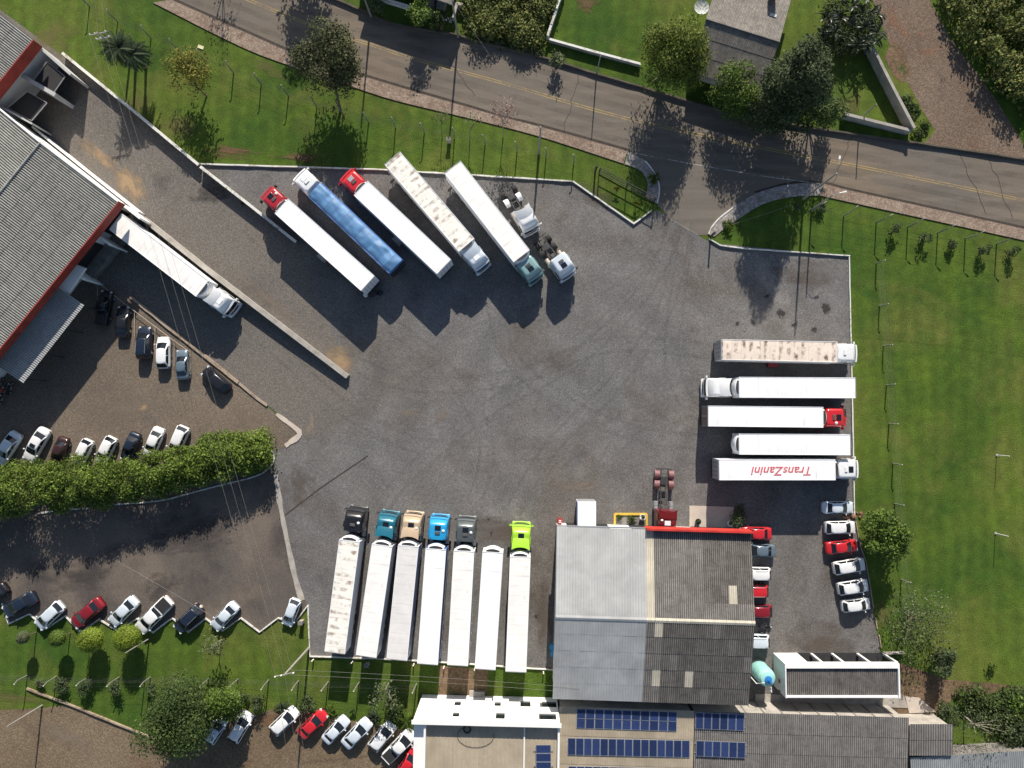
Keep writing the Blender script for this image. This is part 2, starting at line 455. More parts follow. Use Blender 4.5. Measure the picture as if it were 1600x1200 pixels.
PAINT = {}
def carpaint(name, c, metal=0.0, rough=0.32):
    if name in PAINT: return PAINT[name]
    m = N('paint_' + name)
    f = m.noise(m.objc(), 1.6, 4, 0.6)
    m.col(m.ramp(f, [(0.3, sc3(c, 0.93)), (0.7, sc3(c, 1.05))]))
    m.rough(rough); m.b.inputs['Metallic'].default_value = metal
    m.b.inputs['Coat Weight'].default_value = 0.5; m.b.inputs['Coat Roughness'].default_value = 0.08
    PAINT[name] = m.mat; return m.mat
for nm, c, mt in [('white', (0.74, 0.74, 0.73), 0), ('silver', (0.64, 0.70, 0.75), 0.12), ('grey', (0.17, 0.18, 0.195), 0.35), ('black', (0.012, 0.012, 0.014), 0),
                  ('navy', (0.014, 0.022, 0.040), 0.1), ('red', (0.52, 0.018, 0.024), 0), ('darkred', (0.22, 0.012, 0.020), 0.1), ('maroon', (0.13, 0.010, 0.016), 0.05),
                  ('slate', (0.15, 0.20, 0.24), 0.3), ('teal', (0.012, 0.125, 0.185), 0.1), ('paleteal', (0.22, 0.36, 0.36), 0.1), ('beige', (0.46, 0.35, 0.235), 0.1),
                  ('sky', (0.02, 0.30, 0.58), 0), ('iron', (0.105, 0.120, 0.122), 0.3), ('lime', (0.33, 0.60, 0.035), 0), ('cherry', (0.36, 0.018, 0.026), 0), ('brown', (0.045, 0.018, 0.016), 0.1)]:
    carpaint(nm, c, mt)
# ------------------------------------------------------------------ setting: ground, road, pavements, lots
def sheet(name, pts, z, mat, kind='structure', n=1):
    w = PL(pts)
    mb = MB()
    mb.add([(p.x, p.y, z) for p in w], [tuple(range(len(w)))])
    me = mb.mesh(name, mat)
    import bmesh
    bm = bmesh.new(); bm.from_mesh(me)
    bmesh.ops.triangulate(bm, faces=bm.faces[:])
    for f in bm.faces:
        if f.normal.z < 0: f.normal_flip()
    bm.to_mesh(me); bm.free()
    return tag(put(name, me), kind=kind)

mb = MB(); S = 1500
mb.add([(-S, -S, 0), (S, -S, 0), (S, S, 0), (-S, S, 0)], [(0, 1, 2, 3)])
tag(mb.build('ground', MAT['grass']), kind='structure')

ZIG = [(4, 942), (15, 974), (47, 959), (73, 982), (103, 962), (127, 988), (156, 967), (185, 985), (215, 966), (240, 988), (270, 965), (295, 987),
       (322, 966), (349, 985), (377, 965), (406, 987), (435, 965), (460, 974), (481, 946)]
RIGHT_EDGE = [(1326, 400), (1328, 500), (1331, 640), (1333, 790)]
sheet('paved_yard', [(312, 258), (600, 265), (895, 284), (990, 350), (1026, 328), (1040, 337), (1090, 368), (1112, 380), (1326, 400), (1328, 500), (1331, 640), (1333, 790),
                     (1350, 872), (1364, 950), (1378, 1030), (1380, 1100), (870, 1100), (868, 1046), (484, 1024)] + [(481, 946), (440, 930), (420, 860), (405, 745), (430, 690), (470, 675), (373, 597), (205, 464), (225, 340), (545, 590), (465, 380)], 0.012, MAT['yard'])
sheet('dock_lane', [(-80, 60), (-20, 0), (95, 85), (312, 258), (467, 381), (545, 590), (560, 640), (480, 690), (470, 672), (205, 464), (100, 560), (-80, 420)], 0.018, MAT['lane'])
sheet('gravel_car_park', [(-80, 600), (20, 560), (150, 448), (205, 466), (275, 522), (333, 567), (373, 599), (432, 647), (470, 676), (446, 698), (428, 704), (300, 740), (-80, 800)], 0.024, MAT['carlot'])
sheet('worn_asphalt_lot', [(-80, 770), (425, 710), (432, 760), (452, 860), (468, 920), (481, 946)] + ZIG[::-1][1:] + [(-80, 900)], 0.030, MAT['lotdark'])
sheet('dirt_lot', [(-80, 1112), (64, 1107), (107, 1100), (239, 1153), (330, 1135), (375, 1110), (400, 1118), (425, 1108), (470, 1110), (540, 1124), (610, 1136), (652, 1146), (672, 1270), (-80, 1270)], 0.012, MAT['dirt'])
sheet('dirt_track', [(1340, -60), (1364, 0), (1393, 80), (1440, 170), (1462, 205), (1440, 228), (1520, 240), (1606, 252), (1597, 221), (1553, 150), (1527, 115), (1481, 53), (1452, 0), (1430, -60)], 0.012, MAT['track'])
sheet('bare_soil', [(686, 1040), (762, 1046), (760, 1100), (684, 1100)], 0.008, MAT['soil'])
sheet('bare_soil', [(1376, 1030), (1420, 1040), (1480, 1062), (1560, 1068), (1620, 1078), (1620, 1092), (1500, 1080), (1462, 1120), (1180, 1125), (1180, 1090), (1378, 1088)], 0.016, MAT['soil'])
sheet('bare_soil', [(1395, 60), (1412, 80), (1425, 112), (1412, 130), (1395, 118), (1382, 90)], 0.016, MAT['soil'])

# road with kerbs, gutters and lines
NORTH = [(420, -55), (480, -18), (532, 3), (580, 24), (620, 40), (713, 56), (780, 75), (852, 92), (932, 117), (999, 136), (1081, 161), (1180, 186), (1287, 204), (1433, 225), (1520, 238), (1680, 262)]
SOUTH_L = [(180, -45), (267, 0), (380, 50), (465, 87), (545, 113), (620, 136), (740, 171), (780, 184), (844, 199), (980, 237), (1007, 251), (1023, 272), (1029, 293), (1026, 318)]
SOUTH_R = [(1108, 367), (1113, 355), (1125, 340), (1150, 321), (1180, 303), (1237, 288), (1287, 288), (1323, 297), (1413, 317), (1600, 358), (1680, 376)]
sheet('road', NORTH + SOUTH_R[::-1] + [(1090, 368), (1040, 337)] + SOUTH_L[::-1], 0.022, MAT['asphalt'])
road = bpy.data.objects['road']
CENTRE = smooth_line([(300, -36), (388, 0), (508, 48), (577, 69), (647, 92), (790, 131), (975, 184), (1190, 231), (1327, 257), (1600, 313), (1690, 332)], 5)
cw = [P(*p) for p in CENTRE]
for s in (-1, 1):
    pts = []
    for i, p in enumerate(cw):
        d = (cw[min(i + 1, len(cw) - 1)] - cw[max(i - 1, 0)]).normalized()
        pts.append(p + Vector((-d.y, d.x, 0)) * 0.15 * s)
    strip(MB(), pts, 0.12, 0.024, 0.028).build('centre_line', MAT['yellow_line'], road)
strip(MB(), [P(*p) for p in [(984, 238), (1080, 256), (1190, 275), (1287, 288)]], 0.10, 0.024, 0.028).build('edge_line', MAT['white_line'], road)
strip(MB(), [P(*p) for p in [(1036, 336), (1062, 351), (1090, 367)]], 0.16, 0.02, 0.03).build('drain_line', MAT['concrete_dark'], road)
strip(MB(), [P(*p) for p in smooth_line([(x + 1, y - 3) for x, y in SOUTH_L[:10]], 3)], 0.34, 0.02, 0.027).build('gutter', MAT['gutter'], road)
strip(MB(), [P(*p) for p in smooth_line([(x, y - 2.5) for x, y in SOUTH_R[4:]], 3)], 0.32, 0.02, 0.027).build('gutter', MAT['gutter'], road)

def walk(name, outer, inner, mat, z=0.12):
    a = [P(*p) for p in smooth_line(outer, 4)]; b = [P(*p) for p in smooth_line(inner, 4)]
    n = max(len(a), len(b))
    def rs(l):
        out = []
        for i in range(n):
            t = i / (n - 1) * (len(l) - 1); k = min(int(t), len(l) - 2)
            out.append(l[k].lerp(l[k + 1], t - k))
        return out
    a, b = rs(a), rs(b)
    rings = [[(p.x, p.y, 0), (p.x, p.y, z), (q.x, q.y, z), (q.x, q.y, 0)] for p, q in zip(a, b)]
    m = MB(); m.rings(rings)
    return tag(m.build(name, mat), kind='structure')

walk('sidewalk', [(267, 0), (380, 50), (465, 87), (545, 113), (620, 136), (740, 171), (844, 199), (980, 237)],
     [(240, 5), (380, 75), (468, 108), (545, 134), (620, 158), (740, 187), (844, 214), (974, 256)], MAT['sidewalk'])
walk('sidewalk', [(981, 237), (1007, 251), (1023, 272), (1029, 293), (1026, 318)], [(976, 257), (1001, 267), (1011, 284), (1011, 300), (1008, 307)], MAT['greywalk'])
walk('sidewalk', [(1287, 288), (1323, 297), (1413, 317), (1600, 358), (1690, 379)], [(1280, 306), (1313, 313), (1413, 335), (1600, 376), (1690, 397)], MAT['sidewalk'])
walk('sidewalk', [(1108, 367), (1125, 340), (1180, 303), (1237, 288), (1286, 288)], [(1116, 370), (1140, 352), (1190, 320), (1236, 308), (1279, 306)], MAT['greywalk'])

def kerb(pts, w=0.15, h=0.26, mat='kerb_white', sm=0):
    pts = smooth_line(pts, sm) if sm else pts
    q = [P(x, y) for x, y in pts]; fine = [q[0]]; rk = random.Random(int(pts[0][0] * 3 + pts[0][1]))
    for a, b in zip(q, q[1:]):          # laid by hand: uneven width, height and line
        k = max(1, int((b - a).length / 1.3))
        for i in range(1, k + 1):
            p = a.lerp(b, i / k)
            fine.append(p if i == k else p + Vector((rk.uniform(-.025, .025), rk.uniform(-.025, .025), 0)))
    return tag(strip(MB(), fine, [w * rk.uniform(.8, 1.18) for _ in fine], 0.0, [h * rk.uniform(.86, 1.08) for _ in fine]).build('kerb', MAT[mat]), kind='structure')

kerb([(312, 257), (600, 266), (895, 284), (990, 350), (1018, 329)], 0.19, 0.3)
kerb([(1008, 252), (1023, 272), (1030, 294), (1027, 318)], 0.16, 0.2, sm=4)
kerb([(1107, 366), (1112, 355), (1125, 340), (1150, 321)], 0.16, 0.2, sm=4)
kerb([(1108, 374), (1125, 384), (1165, 389), (1327, 400)], 0.14, 0.3)
kerb([(1326, 401), (1328, 500), (1331, 640), (1334, 803)], 0.14, 0.26)
kerb([(1337, 815), (1342, 848), (1353, 880), (1364, 950)], 0.13, 0.2, 'kerb_tan')
kerb([(1367, 965), (1370, 982)], 0.15, 0.2, 'kerb_tan'); kerb([(1373, 992), (1376, 1012)], 0.15, 0.2, 'kerb_tan')
kerb(ZIG, 0.17, 0.22)
kerb([(482, 945), (483, 980), (485, 1025), (600, 1029), (735, 1037), (866, 1046)], 0.14, 0.26)
kerb([(60, 802), (95, 797), (139, 794)], 0.2, 0.22); kerb([(163, 789), (245, 783), (292, 772), (345, 758), (400, 744), (424, 728), (429, 714), (424, 704)], 0.17, 0.22, sm=4)
kerb([(205, 464), (275, 521), (333, 566), (373, 598)], 0.38, 0.26, 'kerb_tan'); kerb([(374, 599), (400, 621), (418, 634)], 0.3, 0.2, 'kerb_tan')
def daub(name, pts, ws, z, mat):
    return tag(strip(MB(), [P(x, y) for x, y in pts], ws, 0.0, z).build(name, MAT[mat]), kind='structure')
daub('concrete_edge', smooth_line([(432, 647), (450, 660), (468, 675), (464, 684), (455, 690), (446, 697)], 3), [.35, .5, .6, .5, .55, .6, .65, .6, .7, .75, .8, .75, .7, .5, .6, .55], 0.1, 'slab')
daub('concrete_edge', smooth_line([(431, 742), (436, 775), (440, 800), (452, 860), (462, 905), (472, 938)], 3), [.5, .6, .55, .7, .8, .6, .5, .65, .55, .6, .75, .7, .6, .75, .85, .8], 0.07, 'concrete')
kerb(smooth_line(NORTH, 2), 0.22, 0.42, 'kerb_dark')
kerb([(43, 1075), (107, 1099), (239, 1152)], 0.18, 0.3, 'kerb_tan'); kerb([(375, 1109), (400, 1117)], 0.2, 0.3, 'kerb_tan')
tag(strip(MB(), [P(*p) for p in [(436, 812), (500, 763), (575, 712)]], 0.16, 0.0, 0.036).build('drain_channel', MAT['gutter']), kind='structure')

# raised slabs
def slab(name, pts, z, mat):
    m = MB(); m.prism([(p.x, p.y) for p in PL(pts)], 0.0, z); return tag(m.build(name, MAT[mat]), kind='structure')
slab('concrete_pad', [(1077, 790), (1146, 792), (1146, 830), (1077, 830)], 0.12, 'slab')
for a, b in ((1180, 1258), (1260, 1312), (1314, 1366), (1368, 1412)):
    slab('concrete_slab', [(a, 1084), (b, 1086), (b + 6, 1106), (a, 1104)], 0.1, 'concrete')
slab('concrete_slab', [(1414, 1088), (1436, 1090), (1462, 1112), (1420, 1114)], 0.1, 'slab')

# spills, stains, worn and darker patches lying on the ground
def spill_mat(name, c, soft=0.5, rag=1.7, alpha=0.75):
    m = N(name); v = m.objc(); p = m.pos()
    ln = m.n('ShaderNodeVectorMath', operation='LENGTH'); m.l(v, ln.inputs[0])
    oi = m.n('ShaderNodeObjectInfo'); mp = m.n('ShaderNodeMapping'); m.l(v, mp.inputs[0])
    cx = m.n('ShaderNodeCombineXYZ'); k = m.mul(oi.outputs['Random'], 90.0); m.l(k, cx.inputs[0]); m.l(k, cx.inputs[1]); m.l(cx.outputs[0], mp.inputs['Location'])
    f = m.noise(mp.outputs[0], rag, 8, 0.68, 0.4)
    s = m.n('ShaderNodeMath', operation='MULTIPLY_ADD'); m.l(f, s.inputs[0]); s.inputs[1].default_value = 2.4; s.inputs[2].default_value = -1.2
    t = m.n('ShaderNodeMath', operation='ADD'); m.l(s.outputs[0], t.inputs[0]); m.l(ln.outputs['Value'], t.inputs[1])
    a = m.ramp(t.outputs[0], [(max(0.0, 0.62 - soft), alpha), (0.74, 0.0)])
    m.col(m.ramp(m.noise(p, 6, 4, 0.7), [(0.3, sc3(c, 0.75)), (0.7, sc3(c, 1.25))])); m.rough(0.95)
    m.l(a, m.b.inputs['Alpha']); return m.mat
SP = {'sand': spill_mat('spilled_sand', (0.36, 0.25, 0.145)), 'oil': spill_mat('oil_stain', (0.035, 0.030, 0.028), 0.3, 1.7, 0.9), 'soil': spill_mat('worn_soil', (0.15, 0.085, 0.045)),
      'dry': spill_mat('dry_grass', (0.15, 0.125, 0.045), .6, 1.9, .5), 'dark': spill_mat('dark_patch', (0.050, 0.044, 0.042), 0.6, 1.7, .6), 'pale': spill_mat('pale_dust', (0.24, 0.19, 0.145), 0.6, 1.9, .5), 'brown': spill_mat('earthy_patch', (0.105, 0.080, 0.062), 0.6, 1.9, .55)}  # 'dark' discs: soft-edged, darker than the ground around them
disc = {}
for k_, m_ in SP.items():
    d_ = MB(); d_.add([(math.cos(2 * math.pi * i / 20) * 1.15, math.sin(2 * math.pi * i / 20) * 1.15, 0) for i in range(20)], [tuple(range(20))]); disc[k_] = d_.mesh('patch', m_)
host = {n_: bpy.data.objects[n_] for n_ in ('paved_yard', 'dock_lane', 'ground', 'worn_asphalt_lot', 'gravel_car_park', 'dirt_lot')}
zz = 0.034
for i, (k_, hst, x, y, rx, ry, rot) in enumerate((
    ('sand', 'dock_lane', 203, 287, 4.6, 2.6, -55), ('sand', 'dock_lane', 152, 240, 5.0, 1.5, -38), ('sand', 'dock_lane', 531, 560, 3.0, 2.3, -40), ('pale', 'dock_lane', 420, 470, 7, 1.2, -38),
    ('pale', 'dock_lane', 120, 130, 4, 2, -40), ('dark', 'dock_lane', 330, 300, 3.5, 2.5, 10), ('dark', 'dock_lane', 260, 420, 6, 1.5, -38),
    ('oil', 'paved_yard', 848, 397, 1.0, .5, 35), ('oil', 'paved_yard', 1291, 482, .9, 1.1, 0), ('oil', 'paved_yard', 1221, 490, .8, .9, 30), ('oil', 'paved_yard', 1272, 515, .6, .5, 0), ('oil', 'paved_yard', 1176, 504, .5, .5, 0),
    ('oil', 'paved_yard', 1198, 463, .6, .3, 20), ('oil', 'paved_yard', 1152, 506, .4, .5, 0), ('oil', 'paved_yard', 1240, 508, .5, .3, 20), ('oil', 'paved_yard', 838, 963, .4, .5, 0), ('oil', 'paved_yard', 768, 834, .3, .5, 0), ('oil', 'paved_yard', 764, 811, .3, .25, 0),
    ('brown', 'paved_yard', 1260, 430, 6, 3, 0), ('brown', 'paved_yard', 780, 830, 7, 3, 0), ('brown', 'paved_yard', 850, 960, 2, 8, 0), ('brown', 'paved_yard', 1280, 1000, 7, 4, 0), ('brown', 'paved_yard', 640, 320, 5, 3, -40), ('brown', 'paved_yard', 930, 310, 5, 2, -30),
    ('brown', 'paved_yard', 540, 960, 3, 7, 0), ('pale', 'paved_yard', 640, 645, 2.2, 1.0, 20), ('pale', 'paved_yard', 690, 650, 1.6, 1.2, 60), ('pale', 'paved_yard', 900, 760, 5, 1.4, 10), ('brown', 'paved_yard', 470, 760, 3, 4, 20),
    ('soil', 'ground', 360, 238, 5, 1.2, -6), ('soil', 'ground', 470, 246, 5, .9, -3), ('dry', 'ground', 420, 108, 5, 1.2, -28), ('dry', 'ground', 215, 165, 3, 3, 0), ('dry', 'ground', 280, 195, 4, 3, 0), ('dry', 'ground', 80, 60, 5, 4, 0),
    ('soil', 'ground', 918, 6, 2.2, 2.0, 0), ('dry', 'ground', 1380, 960, 2, 3, 0), ('dry', 'ground', 1330, 165, 3, 2, 0), ('dry', 'ground', 30, 1090, 6, 1.2, 0), ('soil', 'ground', 880, 1068, 1, 2, 0),
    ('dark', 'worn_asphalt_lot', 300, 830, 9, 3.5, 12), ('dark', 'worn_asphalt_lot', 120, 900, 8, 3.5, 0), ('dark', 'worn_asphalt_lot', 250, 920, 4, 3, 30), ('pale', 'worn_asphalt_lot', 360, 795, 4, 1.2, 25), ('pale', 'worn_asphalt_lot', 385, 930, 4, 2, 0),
    ('pale', 'gravel_car_park', 200, 640, 7, 2.5, 10), ('sand', 'gravel_car_park', 225, 637, .9, .6, 0), ('pale', 'gravel_car_park', 390, 660, 4, 2, -30), ('pale', 'dirt_lot', 100, 1150, 7, 2, -20), ('soil', 'dirt_lot', 420, 1125, 3, 1.2, 10))):
    w_ = P(x, y); o = put('ground_patch', disc[k_], host[hst], (w_.x, w_.y, zz + .0006 * i), (0, 0, R(rot)), (rx, ry, 1))

def track_mat(name, c, alpha, scale=0.5):
    m = N(name); p = m.pos()
    f = m.noise(p, scale, 6, 0.7); g = m.noise(p, 5, 3, 0.7)
    a = m.mul(m.ramp(f, [(0.38, 0.0), (0.62, alpha)]), m.ramp(g, [(0.3, 0.5), (0.6, 1.0)]))
    m.col(m.ramp(g, [(0.3, sc3(c, 0.85)), (0.7, sc3(c, 1.15))])); m.rough(0.9); m.l(a, m.b.inputs['Alpha']); return m.mat
TD = track_mat('tyre_marks', (0.085, 0.080, 0.077), 0.20); TL = track_mat('dust_tracks', (0.20, 0.18, 0.16), 0.24); TR_ = track_mat('wheel_polish', (0.105, 0.094, 0.082), 0.26, 0.25)
def ribbon(name, pts, w, z, mat, parent):
    m = MB(); L = []; Q = []
    for i, p in enumerate(pts):
        d = (pts[min(i + 1, len(pts) - 1)] - pts[max(i - 1, 0)]).normalized(); n_ = Vector((-d.y, d.x, 0)) * w / 2
        L.append(p + n_); Q.append(p - n_)
    n = len(pts)
    m.add([(v.x, v.y, z) for v in L] + [(v.x, v.y, z) for v in Q], [(i, n + i, n + i + 1, i + 1) for i in range(n - 1)])
    return m.build(name, mat, parent)
yard = host['paved_yard']; zt = 0.075
ARCS = [([(1060, 340), (1010, 450), (900, 560), (760, 640), (640, 740), (590, 800)], 'D'), ([(1070, 345), (1040, 480), (960, 600), (860, 700), (800, 800)], 'D'), ([(1055, 345), (980, 420), (860, 480), (740, 520), (600, 600), (520, 660), (470, 720)], 'L'),
        ([(1075, 350), (1060, 450), (1050, 560), (1075, 630), (1110, 650)], 'D'), ([(520, 640), (640, 690), (780, 710), (900, 690), (1000, 640), (1080, 600)], 'L'), ([(690, 790), (720, 690), (820, 590), (950, 500), (1040, 400)], 'L'),
        ([(560, 570), (650, 600), (800, 590), (940, 540), (1050, 540), (1110, 550)], 'D'), ([(600, 500), (700, 580), (760, 690), (740, 790)], 'D'), ([(1090, 690), (1010, 680), (900, 640), (800, 560), (770, 470)], 'D'), ([(930, 780), (960, 700), (1030, 640), (1100, 615)], 'L'),
        ([(500, 690), (560, 760), (580, 790)], 'L'), ([(1230, 840), (1250, 920), (1260, 1000)], 'L'), ([(380, 500), (450, 560), (540, 640), (640, 690)], 'D')]
for i, (pl, kd) in enumerate(ARCS):
    base = [P(*q) for q in smooth_line(pl, 8)]
    for sd in (-0.95, 0.95):
        pts = []
        for j, p in enumerate(base):
            d = (base[min(j + 1, len(base) - 1)] - base[max(j - 1, 0)]).normalized(); pts.append(p + Vector((-d.y, d.x, 0)) * sd)
        zt += 0.0006
        ribbon('tyre_track', pts, 0.42, zt, TD if kd == 'D' else TL, yard)
zt = 0.032
for k_, off in enumerate((-3.1, -1.4, 1.4, 3.1)):
    pts = []
    for i, p in enumerate(cw):
        d = (cw[min(i + 1, len(cw) - 1)] - cw[max(i - 1, 0)]).normalized(); pts.append(p + Vector((-d.y, d.x, 0)) * off)
    zt += .001; ribbon('wheel_path', pts, 0.8, zt, TR_, road)
for k_, (a_, b_) in enumerate((((700, 92), (740, 150)), ((905, 118), (880, 205)), ((1330, 214), (1300, 288)), ((1500, 240), (1540, 335)), ((1545, 245), (1580, 340)), ((500, 20), (470, 82)))):
    rg_ = random.Random(k_); pa, pb = P(*a_), P(*b_); pts = [pa.lerp(pb, t / 9) + Vector((rg_.uniform(-.25, .25), rg_.uniform(-.12, .12), 0)) for t in range(10)]
    zt += .0006; ribbon('crack', pts, 0.07, zt, MAT['gutter'], road)
# ------------------------------------------------------------------ buildings
def wbuild(mb, name, mat, root, smooth=False):
    L = root.matrix_basis.translation if root.parent is None else root.parent.location + root.location
    mb.v = [(v[0] - L.x, v[1] - L.y, v[2] - L.z) for v in mb.v]
    return mb.build(name, mat, root, smooth)

SHEETS = {}
def sheet_mesh(w, l, period, amp, mat, flat=False):
    k = (round(w, 3), round(l, 3), period, amp, mat.name)
    if k in SHEETS: return SHEETS[k]
    n = max(1, round(w / period)); pr = w / n
    xs = []
    for i in range(n):
        if flat: xs += [((i + a) * pr, b * amp) for a, b in ((0.0, 0), (0.62, 0), (0.72, 1), (0.9, 1))]
        else: xs += [((i + a) * pr, b * amp) for a, b in ((0.0, 0), (0.17, 0.75), (0.33, 1), (0.5, 0.75), (0.67, 0), (0.83, -0.35))]
    xs.append((w, 0))
    vs = [(x, 0, z) for x, z in xs] + [(x, l, z) for x, z in xs]
    m = len(xs)
    mb = MB().add(vs, [(i, i + 1, m + i + 1, m + i) for i in range(m - 1)])
    SHEETS[k] = mb.mesh('sheet', mat)
    return SHEETS[k]

def place_roof(parent, O, U, V, wid, length, nu, nv, matf, period=0.3, amp=0.04, flat=False, lap=0.03, name='sheet', skip=None):
    """lay nu x nv sheets from eave corner O; U along the eave, V up the slope"""
    U = U.normalized(); V = V.normalized(); Nn = U.cross(V)
    O = Vector(O)
    if Nn.z < 0:
        O = O + U * wid; U = -U; Nn = -Nn
        flip = True
    else: flip = False
    w, l = wid / nu, length / nv
    L = parent.location
    for j in range(nv):
        for i in range(nu):
            ii = nu - 1 - i if flip else i
            if skip and skip(ii, j): continue
            mat = matf(ii, j) if callable(matf) else matf
            me = sheet_mesh(w, l * 1.03, period, amp, mat, flat)
            dl = lap + random.uniform(-0.008, 0.008)
            V2 = (V * l - Nn * dl).normalized(); N2 = U.cross(V2)
            o = put(name, me, parent)
            p = O + U * (i * w) + V * (j * l) + Nn * (dl + 0.002 * ((i % 2))) - L
            o.matrix_local = Matrix(((U.x, V2.x, N2.x, p.x), (U.y, V2.y, N2.y, p.y), (U.z, V2.z, N2.z, p.z), (0, 0, 0, 1)))

def obox(mb, a, b, w, z0, z1, mi=0):
    """upright slab between two plan points"""
    return strip(mb, [a, b], w, z0, z1, mi)

def flat2(v): return Vector((v.x, v.y, 0))

# --- warehouse with the loading docks
E = P(184, 316, 7.0)
adir = flat2(E - P(0, 171, 7.0)).normalized()
edir = Vector((adir.y, -adir.x, 0))
if edir.dot(P(0, 555, 7) - E) < 0: edir = -edir
half = flat2(E - P(64, 221, 8.8)).dot(adir)
rise = 1.7
root = empty('loading_warehouse', flat2(E))
tag(root, 'large warehouse with weathered grey-green corrugated roof and long red fascia', 'warehouse')
LEN = 34.0
body = MB()
w0 = E - adir * 1.6 - edir * -0.25
c = [w0, w0 + edir * LEN, w0 + edir * LEN - adir * (2 * half - 3), w0 - adir * (2 * half - 3)]
body.prism([(p.x, p.y) for p in c], 0, 6.75)
rid = E - adir * half
c0 = E - adir * 0.2 + edir * 0.3; c1 = E - adir * (2 * half - .2) + edir * 0.3
body.add([(c0.x, c0.y, 6.7), (c1.x, c1.y, 6.7), (rid.x + edir.x * .3, rid.y + edir.y * .3, 7 + rise - 0.15)], [(0, 1, 2)])
wbuild(body, 'wall', MAT['white_wall'], root)
Vs = -adir * half + Vector((0, 0, rise))
place_roof(root, E, edir, Vs, 31.2, Vs.length, 26, 5, MAT['fibro_left'], 0.30, 0.06)
far = E - adir * 2 * half
Vn = adir * half + Vector((0, 0, rise))
place_roof(root, far, edir, Vn, 15.6, Vn.length, 13, 5, MAT['fibro_left'], 0.30, 0.06)
rp = E - adir * half + Vector((0, 0, rise))
m = MB(); m.tube([rp - edir * 0.1 + Vector((0, 0, .06)), rp + edir * 30 + Vector((0, 0, .06))], 0.16, 6); wbuild(m, 'ridge_cap', MAT['fibro_left'], root)
m = MB(); obox(m, E + adir * 0.12 - edir * 0.2, E + adir * 0.12 + edir * 31.3, 0.14, 5.75, 7.12); wbuild(m, 'fascia', MAT['red_fascia'], root)
g = MB()
for a, b in ((E + adir * 0.05, rp), (rp, far)):
    za = 7.0 if a is not rp else 7.0 + rise; zb = 7.0 if b is far else 7.0 + rise
    g.rings([[(a.x - edir.x * .16, a.y - edir.y * .16, za - .25), (a.x - edir.x * .16, a.y - edir.y * .16, za + .16), (a.x, a.y, za + .16), (a.x, a.y, za - .25)],
             [(b.x - edir.x * .16, b.y - edir.y * .16, zb - .25), (b.x - edir.x * .16, b.y - edir.y * .16, zb + .16), (b.x, b.y, zb + .16), (b.x, b.y, zb - .25)]])
wbuild(g, 'gable_trim', MAT['white_wall'], root)
for k, (s0, s1) in enumerate(((0.9, 4.6), (6.4, 10.2))):
    m = MB(); q = E - adir * 1.57
    obox(m, q + edir * s0, q + edir * s1, 0.12, 1.1, 4.4); wbuild(m, 'dock_opening', MAT['dark'], root)  # closed slab; the darkness inside the opening is painted on it
    m = MB(); obox(m, q + adir * .4 + edir * (s0 - .2), q + adir * .4 + edir * (s1 + .2), 0.9, 4.4, 4.75); wbuild(m, 'door_canopy', MAT['grey_wall'], root)
for s0, lg in ((0.2, 3.4), (5.3, 2.4), (10.9, 2.6)):
    m = MB(); q = E - adir * 1.5 + edir * s0
    obox(m, q, q + adir * lg, 0.24, 0, 4.3); wbuild(m, 'dock_fin', MAT['white_wall'], root)
m = MB(); m.prism([(p.x, p.y) for p in PL([(115, 415), (134, 419), (108, 457), (88, 446)], 4.4)], 4.1, 4.45); wbuild(m, 'flat_canopy', MAT['white_wall'], root)
m = MB(); q = E - adir * 1.5
m.prism([((q + edir * s + adir * a).x, (q + edir * s + adir * a).y) for s, a in ((0.3, 0), (10.8, 0), (10.8, 1.5), (0.3, 1.5))], 0, 1.15); wbuild(m, 'dock_platform', MAT['concrete_dark'], root)

# zinc awning on the warehouse side
h = 4.3
A0, A1, A2 = P(90, 447, h), P(132, 477, h), P(38, 597, h)
root = empty('metal_awning', flat2(A1))
tag(root, 'pale grey corrugated metal awning below the long red warehouse fascia', 'awning')
ed = flat2(A2 - A1); dp = flat2(A0 - A1)
place_roof(root, A1, ed, dp + Vector((0, 0, 0.5)), ed.length + 0.2, dp.length, 11, 2, MAT['zinc_roof'], 0.26, 0.04)
for t in (0.02, 0.33, 0.66, 0.98):
    p = A1 + ed * t + dp * 0.08
    m = MB(); m.box((p.x, p.y, 2.1), (0.14, 0.14, 4.2)); wbuild(m, 'post', MAT['dark_metal'], root)
m = MB(); obox(m, A1 + dp * .04, A2 + dp * .04, 0.1, 4.0, 4.25); wbuild(m, 'beam', MAT['dark_metal'], root)

# --- annex at the upper left corner
h = 6.6
B0, B1, B2 = P(52, 62, h), P(-6, 134, h), P(0, 14, h)
e2 = flat2(B1 - B0).normalized(); a2 = -Vector((-e2.y, e2.x, 0))
if a2.dot(flat2(B2 - B0)) > 0: a2 = -a2
root = empty('dock_annex', flat2(B0))
tag(root, 'smaller grey corrugated roof with red fascia over two loading bays, upper left corner', 'warehouse')
V = -a2 * 11 + Vector((0, 0, 1.4))
place_roof(root, B0, e2, V, 12.0, V.length, 10, 4, MAT['fibro_left'], 0.30, 0.06)
m = MB(); obox(m, B0 + a2 * .12, B0 + a2 * .12 + e2 * 12, 0.14, 5.0, 6.75); wbuild(m, 'fascia', MAT['red_fascia'], root)
m = MB(); c = [B0 - a2 * .6 + e2 * .2, B0 - a2 * .6 + e2 * 12, B0 - a2 * 10.5 + e2 * 12, B0 - a2 * 10.5 + e2 * .2]
m.prism([(p.x, p.y) for p in c], 0, 6.45); wbuild(m, 'wall', MAT['grey_wall'], root)
